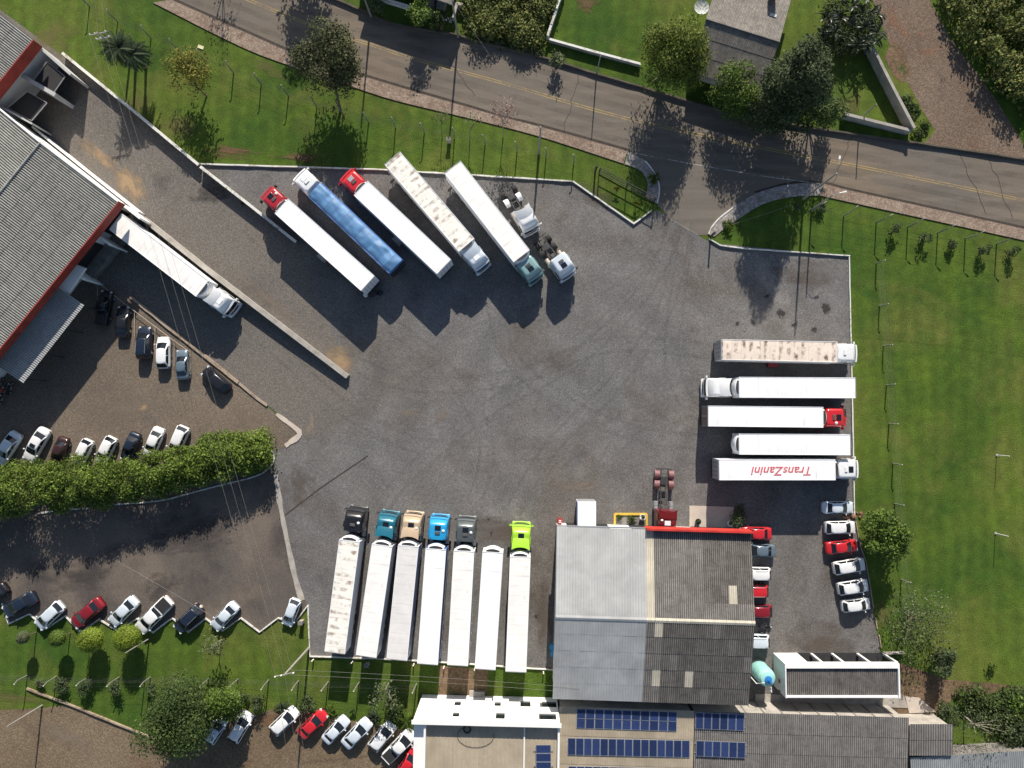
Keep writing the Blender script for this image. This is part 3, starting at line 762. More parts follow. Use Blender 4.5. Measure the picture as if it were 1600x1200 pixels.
for (p0, p1, w) in (((58, 70), (110, 116), 0.32), ((26, 113), (86, 148), 0.5), ((4, 168), (50, 193), 0.22)):
    m = MB(); obox(m, P(*p0, 3.9), P(*p1, 3.9), w, 0, 3.9); wbuild(m, 'dock_fin', MAT['grey_wall'], root)  # white fins; the shade on them is put into the grey
for quad in ([(74, 97), (102, 120), (84, 146), (52, 127)], [(43, 143), (74, 161), (50, 189), (12, 169)]):
    q = PL(quad, 3.3)
    m = MB(); m.prism([(p.x, p.y) for p in q], 3.2, 3.3); cn = wbuild(m, 'bay_canopy', MAT['rubber'], root)
    m = MB()
    for i in range(4): obox(m, q[i], q[(i + 1) % 4], 0.08, 3.3, 3.4 + .004 * i)
    m.v = [(v[0] - root.location.x, v[1] - root.location.y, v[2]) for v in m.v]
    m.build('frame', MAT['galv'], cn)

# --- central workshop
def frame4(NW, NE, SW):
    u = flat2(NE - NW); U = u.normalized(); V = Vector((U.y, -U.x, 0))
    if V.dot(SW - NW) < 0: V = -V
    return u.length, U, flat2(SW - NW).dot(V), V

hE, hR = 5.8, 7.85
NW, NE, SW = P(870, 823, hE), P(1173, 832, hE), P(868, 1092, hE)
W, U, D, V = frame4(NW, NE, SW)
root = empty('workshop', flat2(NW))
tag(root, 'gabled workshop roof, half pale metal sheets and half dark weathered sheets, red north parapet', 'workshop')
m = MB()
def pp(u, v, z): p = NW + U * u + V * v; return (p.x, p.y, z)
m.prism([pp(.25, .4, 0), pp(W - .25, .4, 0), pp(W - .25, D - .4, 0), pp(.25, D - .4, 0)], 0, hE - .12)
for u in (.25, W - .25):
    m.add([pp(u, .4, hE - .12), pp(u, D - .4, hE - .12), pp(u, D / 2, hR - .15)], [(0, 1, 2)])
wbuild(m, 'wall', MAT['white_wall'], root)
nu = 24; split = 11
def mN(i, j):
    if i < split: return MAT['metal_roof']
    if i == split or (i, j) == (21, 3): return MAT['skylight']
    return MAT['fibro_dark'] if i >= 18 and j != 4 else MAT['fibro']
def mS(i, j):
    if i < split: return MAT['metal_roof']
    if (i, j) in ((12, 4), (12, 1), (16, 1)): return MAT['skylight']
    return MAT['fibro_dark'] if (i + 2 * j) % 9 != 0 and i >= 13 else MAT['fibro']
Vn = V * (D / 2) + Vector((0, 0, hR - hE)); Vs = -V * (D / 2) + Vector((0, 0, hR - hE))
wm = W * split / nu
for (o, vv, mf) in ((NW, Vn, mN), (NW + V * D, Vs, mS)):
    place_roof(root, o, U, vv, wm, vv.length, split, 5, lambda i, j: MAT['metal_roof'], 0.33, 0.05, True, 0.012)
    place_roof(root, o + U * wm, U, vv, W - wm, vv.length, nu - split, 5, lambda i, j, mf=mf: mf(i + split, j), 0.27, 0.06)
r0 = NW + V * D / 2
for u0, u1, mt in ((0, wm, 'metal_roof'), (wm, W, 'skylight')):
    m = MB(); a = r0 + U * u0; b = r0 + U * u1
    m.rings([[(q.x - V.x * .28, q.y - V.y * .28, hR + .02), (q.x, q.y, hR + .12), (q.x + V.x * .28, q.y + V.y * .28, hR + .02)] for q in (a, b)], cap0=False, cap1=False, close=False)
    wbuild(m, 'ridge_cap', MAT[mt], root)
m = MB(); a = NW + U * (wm + .0) - V * 0.12; b = NW + U * W - V * 0.12
obox(m, a, b + U * .1, 0.24, hE - 1.2, hE + 0.85); wbuild(m, 'parapet', MAT['red_bright'], root)
m = MB(); obox(m, NW - V * .1, a, 0.16, hE - .3, hE + .02); wbuild(m, 'gutter', MAT['galv'], root)
for k in range(3):
    m = MB(); u0 = 1.5 + k * 8.2
    obox(m, NW + V * .38 + U * u0, NW + V * .38 + U * (u0 + 5.4), 0.1, 0, 4.6); wbuild(m, 'roller_door', MAT['dark'], root)

# --- low sheds with the solar panels
def shed(name, label, nw, ne, sw, h, mat, nu, nv, slope=-0.9, wall='concrete', period=0.27, amp=0.06, flat=False, cat='shed'):
    NW, NE, SW = P(*nw, h), P(*ne, h), P(*sw, h)
    W, U, D, V = frame4(NW, NE, SW)
    root = empty(name, flat2(NW)); tag(root, label, cat)
    m = MB(); c = [NW + U * .2 + V * .3, NE - U * .2 + V * .3, NE - U * .2 + V * D, NW + U * .2 + V * D]
    vs = [(p.x, p.y, 0) for p in c] + [(p.x, p.y, h - .1 + (slope if i > 1 else 0)) for i, p in enumerate(c)]
    m.add(vs, [(4, 7, 6, 5), (0, 4, 5, 1), (1, 5, 6, 2), (2, 6, 7, 3), (3, 7, 4, 0)])
    wbuild(m, 'wall', MAT[wall], root)
    vv = V * D + Vector((0, 0, slope))
    if slope < 0: place_roof(root, NW + vv, U, -vv, W, vv.length, nu, nv, mat, period, amp, flat)
    else: place_roof(root, NW, U, vv, W, vv.length, nu, nv, mat, period, amp, flat)
    return root, NW, U, V, W, D, slope
tan = shed('solar_shed', 'long low shed with tan ribbed roof carrying rows of solar panels', (874, 1105), (1085, 1112), (872, 1240), 4.6, MAT['tan_roof'], 14, 3, -0.5, flat=True, period=0.3, amp=0.03)
old = shed('old_shed', 'long shed with brown-grey weathered corrugated roof beside the tan solar roof', (1086, 1112), (1420, 1122), (1086, 1240), 4.6, MAT['fibro'], 26, 4, -0.5)
for t in range(9):
    m = MB(); q = old[1] + old[2] * (6.5 + t * 2.3) + old[3] * .3
    obox(m, q - old[3] * .02, q - old[3] * .02 + old[2] * .16, .1, 0, 4.3); wbuild(m, 'wall_joint', MAT['concrete_dark'], old[0])
shed('small_shed', 'small square grey corrugated roof at the far end of the long weathered shed', (1421, 1132), (1489, 1132), (1422, 1182), 3.9, MAT['fibro'], 6, 2, -0.3)
shed('blue_grey_shed', 'low blue-grey sheet roof in the lower right corner of the photo', (1422, 1184), (1640, 1172), (1424, 1250), 3.3, MAT['zinc_roof'], 14, 2, -0.3, 'concrete_dark')

def solar_cell():
    m = N('solar_cell'); v = m.objc()
    br = m.n('ShaderNodeTexBrick'); br.offset = 0.0
    br.inputs['Scale'].default_value = 1.0; br.inputs['Brick Width'].default_value = 0.166; br.inputs['Row Height'].default_value = 0.166
    br.inputs['Mortar Size'].default_value = 0.006
    br.inputs['Color1'].default_value = (0.014, 0.026, 0.085, 1); br.inputs['Color2'].default_value = (0.018, 0.034, 0.105, 1)
    br.inputs['Mortar'].default_value = (0.06, 0.075, 0.13, 1)
    m.l(v, br.inputs['Vector'])
    oi = m.n('ShaderNodeObjectInfo')
    m.col(m.mix(br.outputs['Color'], m.ramp(oi.outputs['Random'], [(0, 0.75), (1, 1.3)]), 1.0, 'MULTIPLY')); m.rough(0.12)
    return m.mat
MAT['cell'] = solar_cell()
PANEL = {}
def panel_mesh(w, l):
    k = (round(w, 2), round(l, 2))
    if k not in PANEL:
        m = MB(); m.box((0, 0, 0), (w, l, 0.04), mi=1)
        m.box((0, 0, 0.022), (w - 0.09, l - 0.09, 0.012), mi=0)
        PANEL[k] = m.mesh('panel', [MAT['cell'], MAT['galv']])
    return PANEL[k]
def solar(label, a, b, d, h, nx, ny, slope=(0, 0)):
    NW, NE, SW = P(*a, h), P(*b, h), P(*d, h)
    W, U, D, V = frame4(NW, NE, SW)
    root = empty('solar_array', flat2(NW) + Vector((0, 0, h))); tag(root, label, 'solar array', 'solar panel arrays on the roofs')
    rz = math.atan2(U.y, U.x)
    me = panel_mesh(W / nx - .03, D / ny - .03)
    for j in range(ny):
        for i in range(nx):
            p = U * ((i + .5) * W / nx) + V * ((j + .5) * D / ny)
            z = slope[0] + slope[1] * p.dot(V)
            put('panel', me, root, (p.x, p.y, z), (0, 0, rz))
    for t in (0.2, 0.8):
        m = MB(); q = V * D * t
        z = slope[0] + slope[1] * q.dot(V) - 0.06
        a3, b3 = q - U * .25, q + U * (W + .25)
        obox(m, a3, b3, 0.06, z - .03, z + .02); m.build('rail', MAT['galv'], root)
sl = -0.5 / tan[5]
def zoff(y): return 0.16
solar('double row of dark solar panels on the tan roof, nearest the workshop', (901, 1107), (1058, 1112), (900, 1138), 4.62, 11, 2, (0.05, sl))
solar('long single row of blue solar panels in the middle of the tan roof', (887, 1153), (1078, 1157), (886, 1180), 4.5, 15, 1, (0.0, sl))
solar('row of solar panels cut by the bottom edge of the photo on the tan roof', (888, 1197), (1080, 1201), (887, 1224), 4.35, 15, 1, (-0.0, sl))
solar('six blue solar panels on the weathered roof, the row nearer the workshop', (1087, 1113), (1163, 1116), (1086, 1139), 4.7, 6, 1, (0.02, sl))
solar('six blue solar panels on the weathered roof, the row farther from the workshop', (1088, 1157), (1165, 1160), (1087, 1182), 4.6, 6, 1, (0.0, sl))

# --- two-storey white office
hO = 8.2
NW, NE = P(660, 1085, 0), P(870, 1090, 0)
W, U, D, V = frame4(NW, NE, P(660, 1240, 0))
root = empty('office_building', flat2(NW)); tag(root, 'white two-storey office with small dark windows and a tan roof behind its parapet', 'office')
def op(u, v, z): p = NW + U * u + V * v; return (p.x, p.y, z)
m = MB(); m.prism([op(0, 0, 0), op(W, 0, 0), op(W, D, 0), op(0, D, 0)], 0, hO - 1.0)
m.prism([op(0, 0, 0), op(W, 0, 0), op(W, .25, 0), op(0, .25, 0)], hO - 1.0, hO)
m.prism([op(1.3, .25, 0), op(1.55, .25, 0), op(1.55, D, 0), op(1.3, D, 0)], hO - 1.0, hO - .25)
m.prism([op(W - .25, .25, 0), op(W, .25, 0), op(W, D, 0), op(W - .25, D, 0)], hO - 1.0, hO - .3)
wbuild(m, 'wall', MAT['white_wall'], root)
m = MB(); m.prism([op(-.15, -.15, 0), op(W + .15, -.15, 0), op(W + .15, .35, 0), op(-.15, .35, 0)], hO, hO + .09); wbuild(m, 'coping', MAT['white_wall'], root)
place_roof(root, Vector(op(1.55, .25, hO - .95)), U, V + Vector((0, 0, .005)), W - 1.8, D - .3, 15, 1, MAT['tan_roof'], 0.55, 0.025, True, 0.01)
m = MB(); m.prism([op(13.35, .25, 0), op(13.5, .25, 0), op(13.5, D, 0), op(13.35, D, 0)], hO - .95, hO - .75); wbuild(m, 'roof_upstand', MAT['white_wall'], root)
for x0, x1, z0 in ((4.6, 5.4, 5.6), (9.9, 11.0, 5.4), (15.2, 17.3, 5.3), (4.5, 5.3, 2.2), (9.6, 10.4, 2.1), (12.9, 14.2, 1.6), (15.4, 17.5, 1.6)):
    m = MB(); m.prism([op(x0, -.03, 0), op(x1, -.03, 0), op(x1, .02, 0), op(x0, .02, 0)], z0, z0 + (1.0 if x1 - x0 < 1 else 1.5)); wn_ = wbuild(m, 'window', MAT['glass'], root)
    m = MB(); m.prism([op(x0 - .1, -.2, 0), op(x1 + .1, -.2, 0), op(x1 + .1, 0, 0), op(x0 - .1, 0, 0)], z0 - .1, z0 - .02)
    wbuild(m, 'sill', MAT['white_wall'], wn_)
for x0, z0 in ((8.4, 1.7), (10.6, 1.7), (14.9, 1.4), (8.8, 5.2)):
    m = MB(); m.prism([op(x0, -.42, 0), op(x0 + .8, -.42, 0), op(x0 + .8, 0, 0), op(x0, 0, 0)], z0, z0 + .55); wbuild(m, 'air_conditioner', MAT['white_wall'], root)
m = MB(); m.prism([op(6.2, -.7, 0), op(8.2, -.7, 0), op(8.2, 0, 0), op(6.2, 0, 0)], 0, .55); wbuild(m, 'step', MAT['concrete'], root)
solar('three solar panels stacked in a column on the white office roof', (837, 1163), (861, 1163), (837, 1203), hO - .75, 1, 3, (0.1, 0))
m = MB(); c = P(730, 1139, hO - .9)
ring = [c + Vector((math.cos(k * math.pi / 10) * .42, math.sin(k * math.pi / 10) * .42, .1)) for k in range(21)]
m.tube(ring, 0.09, 6)
o = m.build('hose_coil', MAT['rubber']); o.location = (0, 0, 0)
tag(o, 'dark coiled ring lying on the office roof beside its parapet', 'hose coil')
m = MB(); ring = [P(743, 1150, hO - .84) + Vector((math.cos(k * math.pi / 14) * 2.2, math.sin(k * math.pi / 14) * 1.35, 0)) for k in range(5, 30)]
m.tube(ring, 0.025, 4); o = m.build('loose_cable', MAT['rubber']); tag(o, 'thin black cable lying in a wide loop on the office roof', 'cable')

# --- small white outbuilding with columns
NW, NE = P(1208, 1020, 0), P(1379, 1020, 0)
W, U, D, V = frame4(NW, NE, P(1210, 1071, 0)); hK = 4.2
root = empty('outbuilding', flat2(NW)); tag(root, 'small white outbuilding with dark bays between columns and dark ribbed roof', 'outbuilding')
m = MB(); m.prism([op(0, 1.6, 0), op(W, 1.6, 0), op(W, D, 0), op(0, D, 0)], 0, hK - .8)
m.prism([op(0, 0, 0), op(3.1, 0, 0), op(3.1, 1.6, 0), op(0, 1.6, 0)], 0, hK - .8)
m.prism([op(0, 0, 0), op(W, 0, 0), op(W, .55, 0), op(0, .55, 0)], hK - .8, hK)
m.prism([op(0, .55, 0), op(.15, .55, 0), op(.15, D, 0), op(0, D, 0)], hK - .8, hK)
m.prism([op(W - .2, .55, 0), op(W, .55, 0), op(W, D, 0), op(W - .2, D, 0)], hK - .8, hK)
m.prism([op(.15, D - .22, 0), op(W - .2, D - .22, 0), op(W - .2, D, 0), op(.15, D, 0)], hK - .8, hK - .12)
wbuild(m, 'wall', MAT['white_wall'], root)
for u in (4.8, 7.5, 10.8, 14.2):
    m = MB(); m.prism([op(u, .02, 0), op(u + .3, .02, 0), op(u + .3, .3, 0), op(u, .3, 0)], 0, hK - .8); wbuild(m, 'column', MAT['white_wall'], root)
m = MB(); m.prism([op(3.1, 0.0, 0), op(W, 0, 0), op(W, 1.55, 0), op(3.1, 1.55, 0)], 0, .05); wbuild(m, 'porch_floor', MAT['dark_metal'], root)
m = MB(); m.prism([op(3.1, 1.5, 0), op(W, 1.5, 0), op(W, 1.59, 0), op(3.1, 1.59, 0)], 0.05, hK - .82); wbuild(m, 'dark_recess', MAT['dark'], root)  # recess back wall, its shade put into the dark colour
place_roof(root, Vector(op(.15, D - .22, hK - .42)), U, -V + Vector((0, 0, .03)), W - .35, D - .77, 14, 1, MAT['fibro_dark'], 0.27, 0.06)
for v in (2.6, 4.0):
    m = MB(); m.prism([op(-.02, v, 0), op(.03, v, 0), op(.03, v + .5, 0), op(-.02, v + .5, 0)], 1.8, 2.4); wbuild(m, 'window', MAT['glass'], root)

# --- water tank
c = P(1184, 1044, 0)
root = empty('water_tank', c); tag(root, 'tall pale turquoise water tank with blue valve on top beside the white outbuilding', 'water tank')
m = MB(); m.lathe([(1.08, .3), (1.12, .5), (1.12, 3.2), (1.08, 3.5), (.85, 3.85), (.4, 4.0), (.02, 4.02)], n=24)
m.build('tank', plain('tank_turquoise', (0.30, 0.58, 0.52), .5, var=.08), root, True)
m = MB(); m.lathe([(1.2, 0), (1.2, .3)], n=16); m.build('base', MAT['concrete'], root)
for z in (1.1, 2.0, 2.9):
    m = MB(); m.lathe([(1.125, z), (1.15, z + .04), (1.15, z + .1), (1.125, z + .14)], n=24); m.build('band', plain('tank_band', (0.24, 0.5, 0.45), .5), root, True)
blue = plain('valve_blue', (0.03, 0.2, 0.55), .4)
m = MB(); m.lathe([(.45, 3.96), (.45, 4.1), (.3, 4.16), (.14, 4.16), (.14, 4.34), (0.02, 4.34)], n=12); m.box((.25, -.25, 4.1), (.7, .16, .16), R(-45)); m.build('valve', blue, root, True)
m = MB(); m.tube([(.3, -.9, 4.1), (.35, -1.5, 4.1), (.35, -1.5, 0.3)], .07, 6); m.tube([(-.5, -.4, 4.05), (-1.5, -.5, 4.0), (-1.5, -.5, 0.3)], .06, 6); m.build('pipe', MAT['white_wall'], root)

# --- house across the road
hR = 5.2
r0, r1 = P(1103, 30, hR), P(1218, 66, hR)
U = flat2(r1 - r0).normalized(); Vd = Vector((U.y, -U.x, 0)); W = flat2(r1 - r0).length
root = empty('house', flat2(r0)); tag(root, 'single-storey house with a weathered grey gable roof behind roadside trees', 'house')
m = MB(); c = [r0 + U * .4 - Vd * 9.2, r1 - U * .4 - Vd * 9.2, r1 - U * .4 + Vd * 5.2, r0 + U * .4 + Vd * 5.2]
m.prism([(p.x, p.y) for p in c], 0, 3.0)
for u in (.4, W - .4):
    q = r0 + U * u
    m.add([((q - Vd * 9.2).x, (q - Vd * 9.2).y, 3.0), ((q + Vd * 5.2).x, (q + Vd * 5.2).y, 3.0), (q.x, q.y, hR - .12)], [(0, 1, 2)])
wbuild(m, 'wall', MAT['concrete'], root)
lo = r0 + Vd * 6; vs = Vector((-Vd.x * 6, -Vd.y * 6, 2.2)); lo.z = hR - 2.2
place_roof(root, lo, U, vs, W, vs.length, 10, 3, MAT['house_roof'], .2, .03)
up = r0 - Vd * 10; up.z = hR - 2.2; vn = Vector((Vd.x * 10, Vd.y * 10, 2.2))
place_roof(root, up, U, vn, W, vn.length, 10, 5, MAT['house_roof'], .2, .03)
m = MB(); m.tube([r0 + Vector((0, 0, .05)), r1 + Vector((0, 0, .05))], .12, 6); wbuild(m, 'ridge_cap', MAT['concrete_dark'], root)
m = MB(); q = r0 + U * 7.4 - Vd * 6.0; m.box((q.x, q.y, hR - .2), (.9, .9, 1.6), math.atan2(U.y, U.x)); wbuild(m, 'chimney', MAT['concrete_dark'], root)
m = MB(); q = r0 + U * 8.2 - Vd * 3.6; m.box((q.x, q.y, hR - .66), (.9, .4, .1), math.atan2(U.y, U.x)); wbuild(m, 'roof_vent', MAT['galv'], root)
c = P(1096, 12, 1.9)
root = empty('satellite_dish', flat2(c)); tag(root, 'round mesh satellite dish beside the grey-roofed house', 'satellite dish')
m = MB(); n = 18
m.rings([[(r * math.cos(2 * math.pi * k / n), r * math.sin(2 * math.pi * k / n), 1.75 + r * r * .3) for k in range(n)] for r in (.05, .4, .75, 1.0)], cap0=True, cap1=False); m.build('dish', plain('dish_mesh', (.42, .45, .42), .6), root, True)
m = MB()
for k in range(8): a = k * math.pi / 4; m.tube([(0, 0, 1.78), (math.cos(a), math.sin(a), 2.08)], .02, 4)
m.build('rib', MAT['white_wall'], root)
m = MB(); m.tube([(0, 0, 0), (0, 0, 1.75)], .06, 6); m.build('mast', MAT['dark_metal'], root)
m = MB(); m.tube([(.7, 0, 1.95), (0, 0, 2.6)], .02, 4); m.tube([(-.5, .5, 1.95), (0, 0, 2.6)], .02, 4); m.box((0, 0, 2.6), (.14, .14, .2)); m.build('feed_horn', MAT['galv'], root)

c = [P(575, -75), P(715, -25), P(700, 8), P(566, -40)]
root = empty('roadside_house', flat2(c[3])); tag(root, 'dark-roofed house at the top edge behind a white balustrade', 'house')
m = MB(); m.prism([(p.x, p.y) for p in c], 0, 3.6); wbuild(m, 'wall', MAT['concrete_dark'], root)
m = MB(); m.prism([(p.x, p.y) for p in PL([(572, -82), (722, -30), (706, 8), (560, -42)], 3.7)], 3.6, 3.8); wbuild(m, 'roof', MAT['fibro_dark'], root)
root = empty('water_drums', P(682, 9)); tag(root, 'two pale square lids side by side behind the white balustrade', 'tank lids')
for dx in (-.75, .75):
    m = MB(); m.box((dx, -dx * .25, .5), (1.25, 1.15, 1.0), R(-15), top=.96); b_ = m.build('lid', MAT['galv'], root)
# ------------------------------------------------------------------ walls, fences, poles, wires
def wall(name, label, pts, w, hs, mat, cap=None, cat='wall'):
    q = [P(x, y) for x, y in pts]
    root = empty(name, q[0]); tag(root, label, cat)
    hs = hs if isinstance(hs, list) else [hs] * len(q)
    m = MB(); strip(m, q, w, 0, hs); wbuild(m, 'wall_body', MAT[mat], root)
    if cap:
        rings_h = [x + 0.07 for x in hs]
        m = MB()
        for i in range(len(q) - 1):
            a, b = q[i], q[i + 1]; d = (b - a).normalized(); nn = Vector((-d.y, d.x, 0)) * (w / 2 + .04)
            m.rings([[(a + nn)[:2] + (hs[i],), (a + nn)[:2] + (rings_h[i],), (a - nn)[:2] + (rings_h[i],), (a - nn)[:2] + (hs[i],)],
                     [(b + nn)[:2] + (hs[i + 1],), (b + nn)[:2] + (rings_h[i + 1],), (b - nn)[:2] + (rings_h[i + 1],), (b - nn)[:2] + (hs[i + 1],)]])
        wbuild(m, 'coping', MAT[cap], root)
    return root
wall('retaining_wall', 'white-topped retaining wall running diagonally between the dock lane and the grass', [(104, 88), (205, 170), (316, 262)], 0.3, [0.9, 1.0, 1.1], 'concrete_dark', 'kerb_white')
wall('yard_wall', 'low white-topped wall running on from the lane corner to the red-cabbed lorry', [(319, 265), (400, 328), (466, 381)], 0.3, [1.15, 1.15, 1.0], 'concrete_dark', 'kerb_white')
wall('divider_wall', 'long grey concrete wall dividing the dock lane, beside the docked lorry', [(230, 344), (330, 424), (450, 516), (545, 589)], 0.55, [1.5, 1.4, 1.15, 0.8], 'concrete', 'concrete')
wall('white_dock_wall', 'white wall along the gable side of the big warehouse', [(62, 205), (140, 268), (226, 336)], 0.2, 1.5, 'white_wall', 'white_wall')
wall('garden_wall', 'white garden wall left of the house lawn, top of the photo', [(882, -20), (876, 0), (855, 63)], 0.22, 1.2, 'white_wall', 'kerb_white')
wall('front_wall', 'low pale wall along the road in front of the house lawn', [(857, 65), (925, 84), (1000, 104)], 0.22, 0.7, 'concrete', 'kerb_white')
wall('plot_wall', 'grey concrete wall slanting beside the reddish dirt track', [(1348, 72), (1385, 145), (1418, 208)], 0.3, 1.7, 'concrete', 'concrete')
wall('corner_wall', 'short grey concrete wall along the road meeting the slanting plot wall', [(1416, 210), (1368, 198), (1312, 184)], 0.3, 1.3, 'concrete', 'concrete')
wall('terrace_wall', 'low concrete parapet end near the white balustrade', [(709, 34), (715, 12), (724, 14)], 0.3, 1.0, 'concrete', 'concrete')
wall('yard_edge_wall', 'thin pale wall running from the white outbuilding towards the lawn', [(1380, 1019), (1410, 1018)], 0.16, 0.7, 'concrete')

q0, q1 = P(595, 2), P(706, 35)
root = empty('balustrade', q0); tag(root, 'white balustrade with slender balusters along the road at the top edge', 'balustrade')
d = (q1 - q0); n = 44
m = MB(); obox(m, q0, q1, .22, 0, .3); obox(m, q0, q1, .2, .95, 1.05); wbuild(m, 'rail', MAT['white_wall'], root)
bal = MB(); bal.lathe([(.05, .3), (.085, .45), (.045, .7), (.07, .95)], n=6); bme = bal.mesh('baluster', MAT['white_wall'])
for i in range(n):
    p = d * ((i + .5) / n); put('baluster', bme, root, (p.x, p.y, 0))

def post_mesh(h, bend, lean_dir, key, cache={}):
    k = (h, bend, round(lean_dir.x, 1), round(lean_dir.y, 1), key)
    if k not in cache:
        m = MB(); u = lean_dir
        m.tube([(0, 0, 0), (0, 0, h), (u.x * bend * .5, u.y * bend * .5, h + bend * .45), (u.x * bend, u.y * bend, h + bend * .8)], [.085, .075, .07, .06], 5)
        b = MB(); b.tube([(u.x * bend * .82, u.y * bend * .82, h + bend * .66), (u.x * bend * 1.12, u.y * bend * 1.12, h + bend * .88)], [.085, .075], 5)
        cache[k] = (m.mesh('post', MAT['post']), b.mesh('post_tip', MAT['post_white']))
    return cache[k]

def fence(label, pts, h=2.1, bend=0.45, out=Vector((0, 1, 0)), wires=5):
    q = [P(x, y) for x, y in pts]
    root = empty('wire_fence', q[0]); tag(root, label, 'fence')
    pm, tm = post_mesh(h, bend, out, 'a')
    for p in q:
        l = p - q[0]
        o = put('post', pm, root, l, (R(random.uniform(-2, 2)), R(random.uniform(-2, 2)), R(random.uniform(-8, 8))))
        put('tip', tm, o)
    m = MB()
    for k in range(wires):
        z = 0.35 + k * (h - .4) / max(1, wires - 1)
        for a, b in zip(q, q[1:]):
            m.tube([a - q[0] + Vector((0, 0, z)), b - q[0] + Vector((0, 0, z))], 0.007, 3)
    for a, b in zip(q, q[1:]):
        zz = Vector((out.x * bend, out.y * bend, h + bend * .8))
        m.tube([a - q[0] + zz, b - q[0] + zz], 0.004, 3)
    m.build('wire', MAT['wire'], root)
    return root
fence('wire fence of bent concrete posts crossing the upper left grass slope', [(140, 10), (184, 34), (236, 60), (279, 79), (321, 96), (365, 114), (408, 132), (451, 150), (495, 168), (536, 178), (576, 192), (618, 200), (663, 208), (710, 216), (758, 226), (808, 237), (853, 247), (896, 257)], out=Vector((-.35, .94, 0)).normalized())
fence('wire fence of bent posts below the roadside pavement at right', [(1268, 330), (1318, 338), (1369, 348), (1418, 355), (1465, 364), (1508, 373), (1557, 381), (1606, 391), (1650, 400)], 2.4, .7, Vector((.8, .6, 0)).normalized())
fence('wire fence of posts running down the right lawn beside the yard', [(1369, 412), (1374, 478), (1380, 541), (1385, 602), (1389, 662), (1395, 724), (1398, 787), (1404, 850), (1408, 905), (1413, 952)], 1.8, .22, Vector((1, .15, 0)).normalized())
fence('wire fence of bent posts behind the round clipped shrubs, bottom left', [(-10, 1053), (43, 1055), (88, 1057), (139, 1058), (186, 1058), (235, 1058), (280, 1059), (326, 1060), (372, 1061), (420, 1062), (467, 1063), (513, 1065), (561, 1066), (607, 1067), (651, 1068)], 2.0, .4, Vector((-.5, -.86, 0)).normalized())

# gate frames by the entrance
def gate(name, label, a, b, h):
    q0, q1 = P(*a), P(*b)
    root = empty(name, q0); tag(root, label, 'gate'); d = q1 - q0
    n = 10
    for i in (0, n // 2, n):
        p = d * (i / n); mm = MB(); mm.box((p.x, p.y, h / 2), (.14, .14, h)); mm.build('post', MAT['dark_metal'], root)
    for z in (.15, h * .5, h - .06):
        mm = MB(); obox(mm, Vector((0, 0, 0)), d, .07, z - .05, z + .05); mm.build('rail', MAT['dark_metal'], root)
    mm = MB()
    for i in range(41):
        p = d * (i / 40); mm.box((p.x, p.y, h / 2), (.03, .03, h - .2))
    mm.build('bars', MAT['dark_metal'], root)
gate('sliding_gate', 'dark metal sliding gate standing open on the grass by the entrance', (936, 270), (1021, 316), 2.0)
for lab, a, h in (('dark steel gate post at the right side of the entrance', (1110, 370), 2.2), ('dark steel gate post on the grass at the far end of the sliding gate', (930, 268), 2.1)):
    root = empty('gate_post', P(*a)); tag(root, lab, 'gate post')
    mm = MB(); mm.box((0, 0, h / 2), (.22, .22, h)); mm.build('post', MAT['dark_metal'], root)
    mm = MB(); mm.box((0, 0, h + .05), (.3, .3, .1), top=.6); mm.build('cap', MAT['dark_metal'], root)
mm = MB(); q = PL([(1125, 358), (1236, 322)])
root = empty('guide_cable', q[0]); tag(root, 'thin pale cable stretched over the entrance grass island', 'cable')
mm.tube([Vector((0, 0, .5)), (q[1] - q[0]) * .5 + Vector((0, 0, .45)), q[1] - q[0] + Vector((0, 0, .6))], .02, 4); mm.build('cable', MAT['wire'], root)

def pole(label, base, h, arms=(), lamp=None, r=.16, group='utility poles'):
    q = P(*base)
    root = empty('utility_pole', q); tag(root, label, 'utility pole')
    mm = MB(); mm.tube([(0, 0, 0), (0, 0, h)], [r, r * .62], 8); mm.build('pole', MAT['wood_post'], root, True)
    for z, ang, L in arms:
        mm = MB(); mm.box((0, 0, z), (L, .1, .12), R(ang)); am = mm.build('crossarm', MAT['wood_post'], root)
        for t in (-.46, -.15, .46):
            i_ = MB(); i_.lathe([(.05, 0), (.09, .08), (.05, .16), (.08, .22), (.02, .3)], n=8)
            i_.build('insulator', MAT['white_wall'], am, False, (t * L * math.cos(R(ang)), t * L * math.sin(R(ang)), z + .06))
    if lamp:
        dx, dy = lamp
        mm = MB(); mm.tube([(0, 0, h - .5), (dx * .6, dy * .6, h + .1), (dx, dy, h + .15)], .04, 5); mm.build('lamp_arm', MAT['galv'], root)
        mm = MB(); mm.box((dx * 1.1, dy * 1.1, h + .13), (.5, .22, .12), math.atan2(dy, dx), top=.8); mm.build('lamp_head', MAT['white_wall'], root)
    return q
pA = pole('utility pole with two insulated crossarms above the palms, upper left', (203, 97), 7.6, [(7.3, 12, 2.2), (6.2, 12, 1.8)])
pB = pole('utility pole with a wide crossarm at the corner of the grass and the trailers', (483, 1012), 10.0, [(9.7, 12, 2.4)])
pC = pole('slim pale pole leaning out beside the largest clipped shrub', (233, 998), 5.6, [], None, .09)
pD = pole('dark utility pole on the grass between the fence and the road', (842, 240), 9.0, [], None, .17)
pE = pole('utility pole with street lamp rising from the roadside at the right island', (1255, 311), 10.2, [], (.3, 1.7), .17)
pF = pole('shorter lamp pole standing behind the tall roadside pole at the right island', (1268, 328), 6.6, [], (1.3, .3), .12)
pole('utility pole beside the dirt track above the wall corner', (1343, 186), 4.6, [], None, .1)
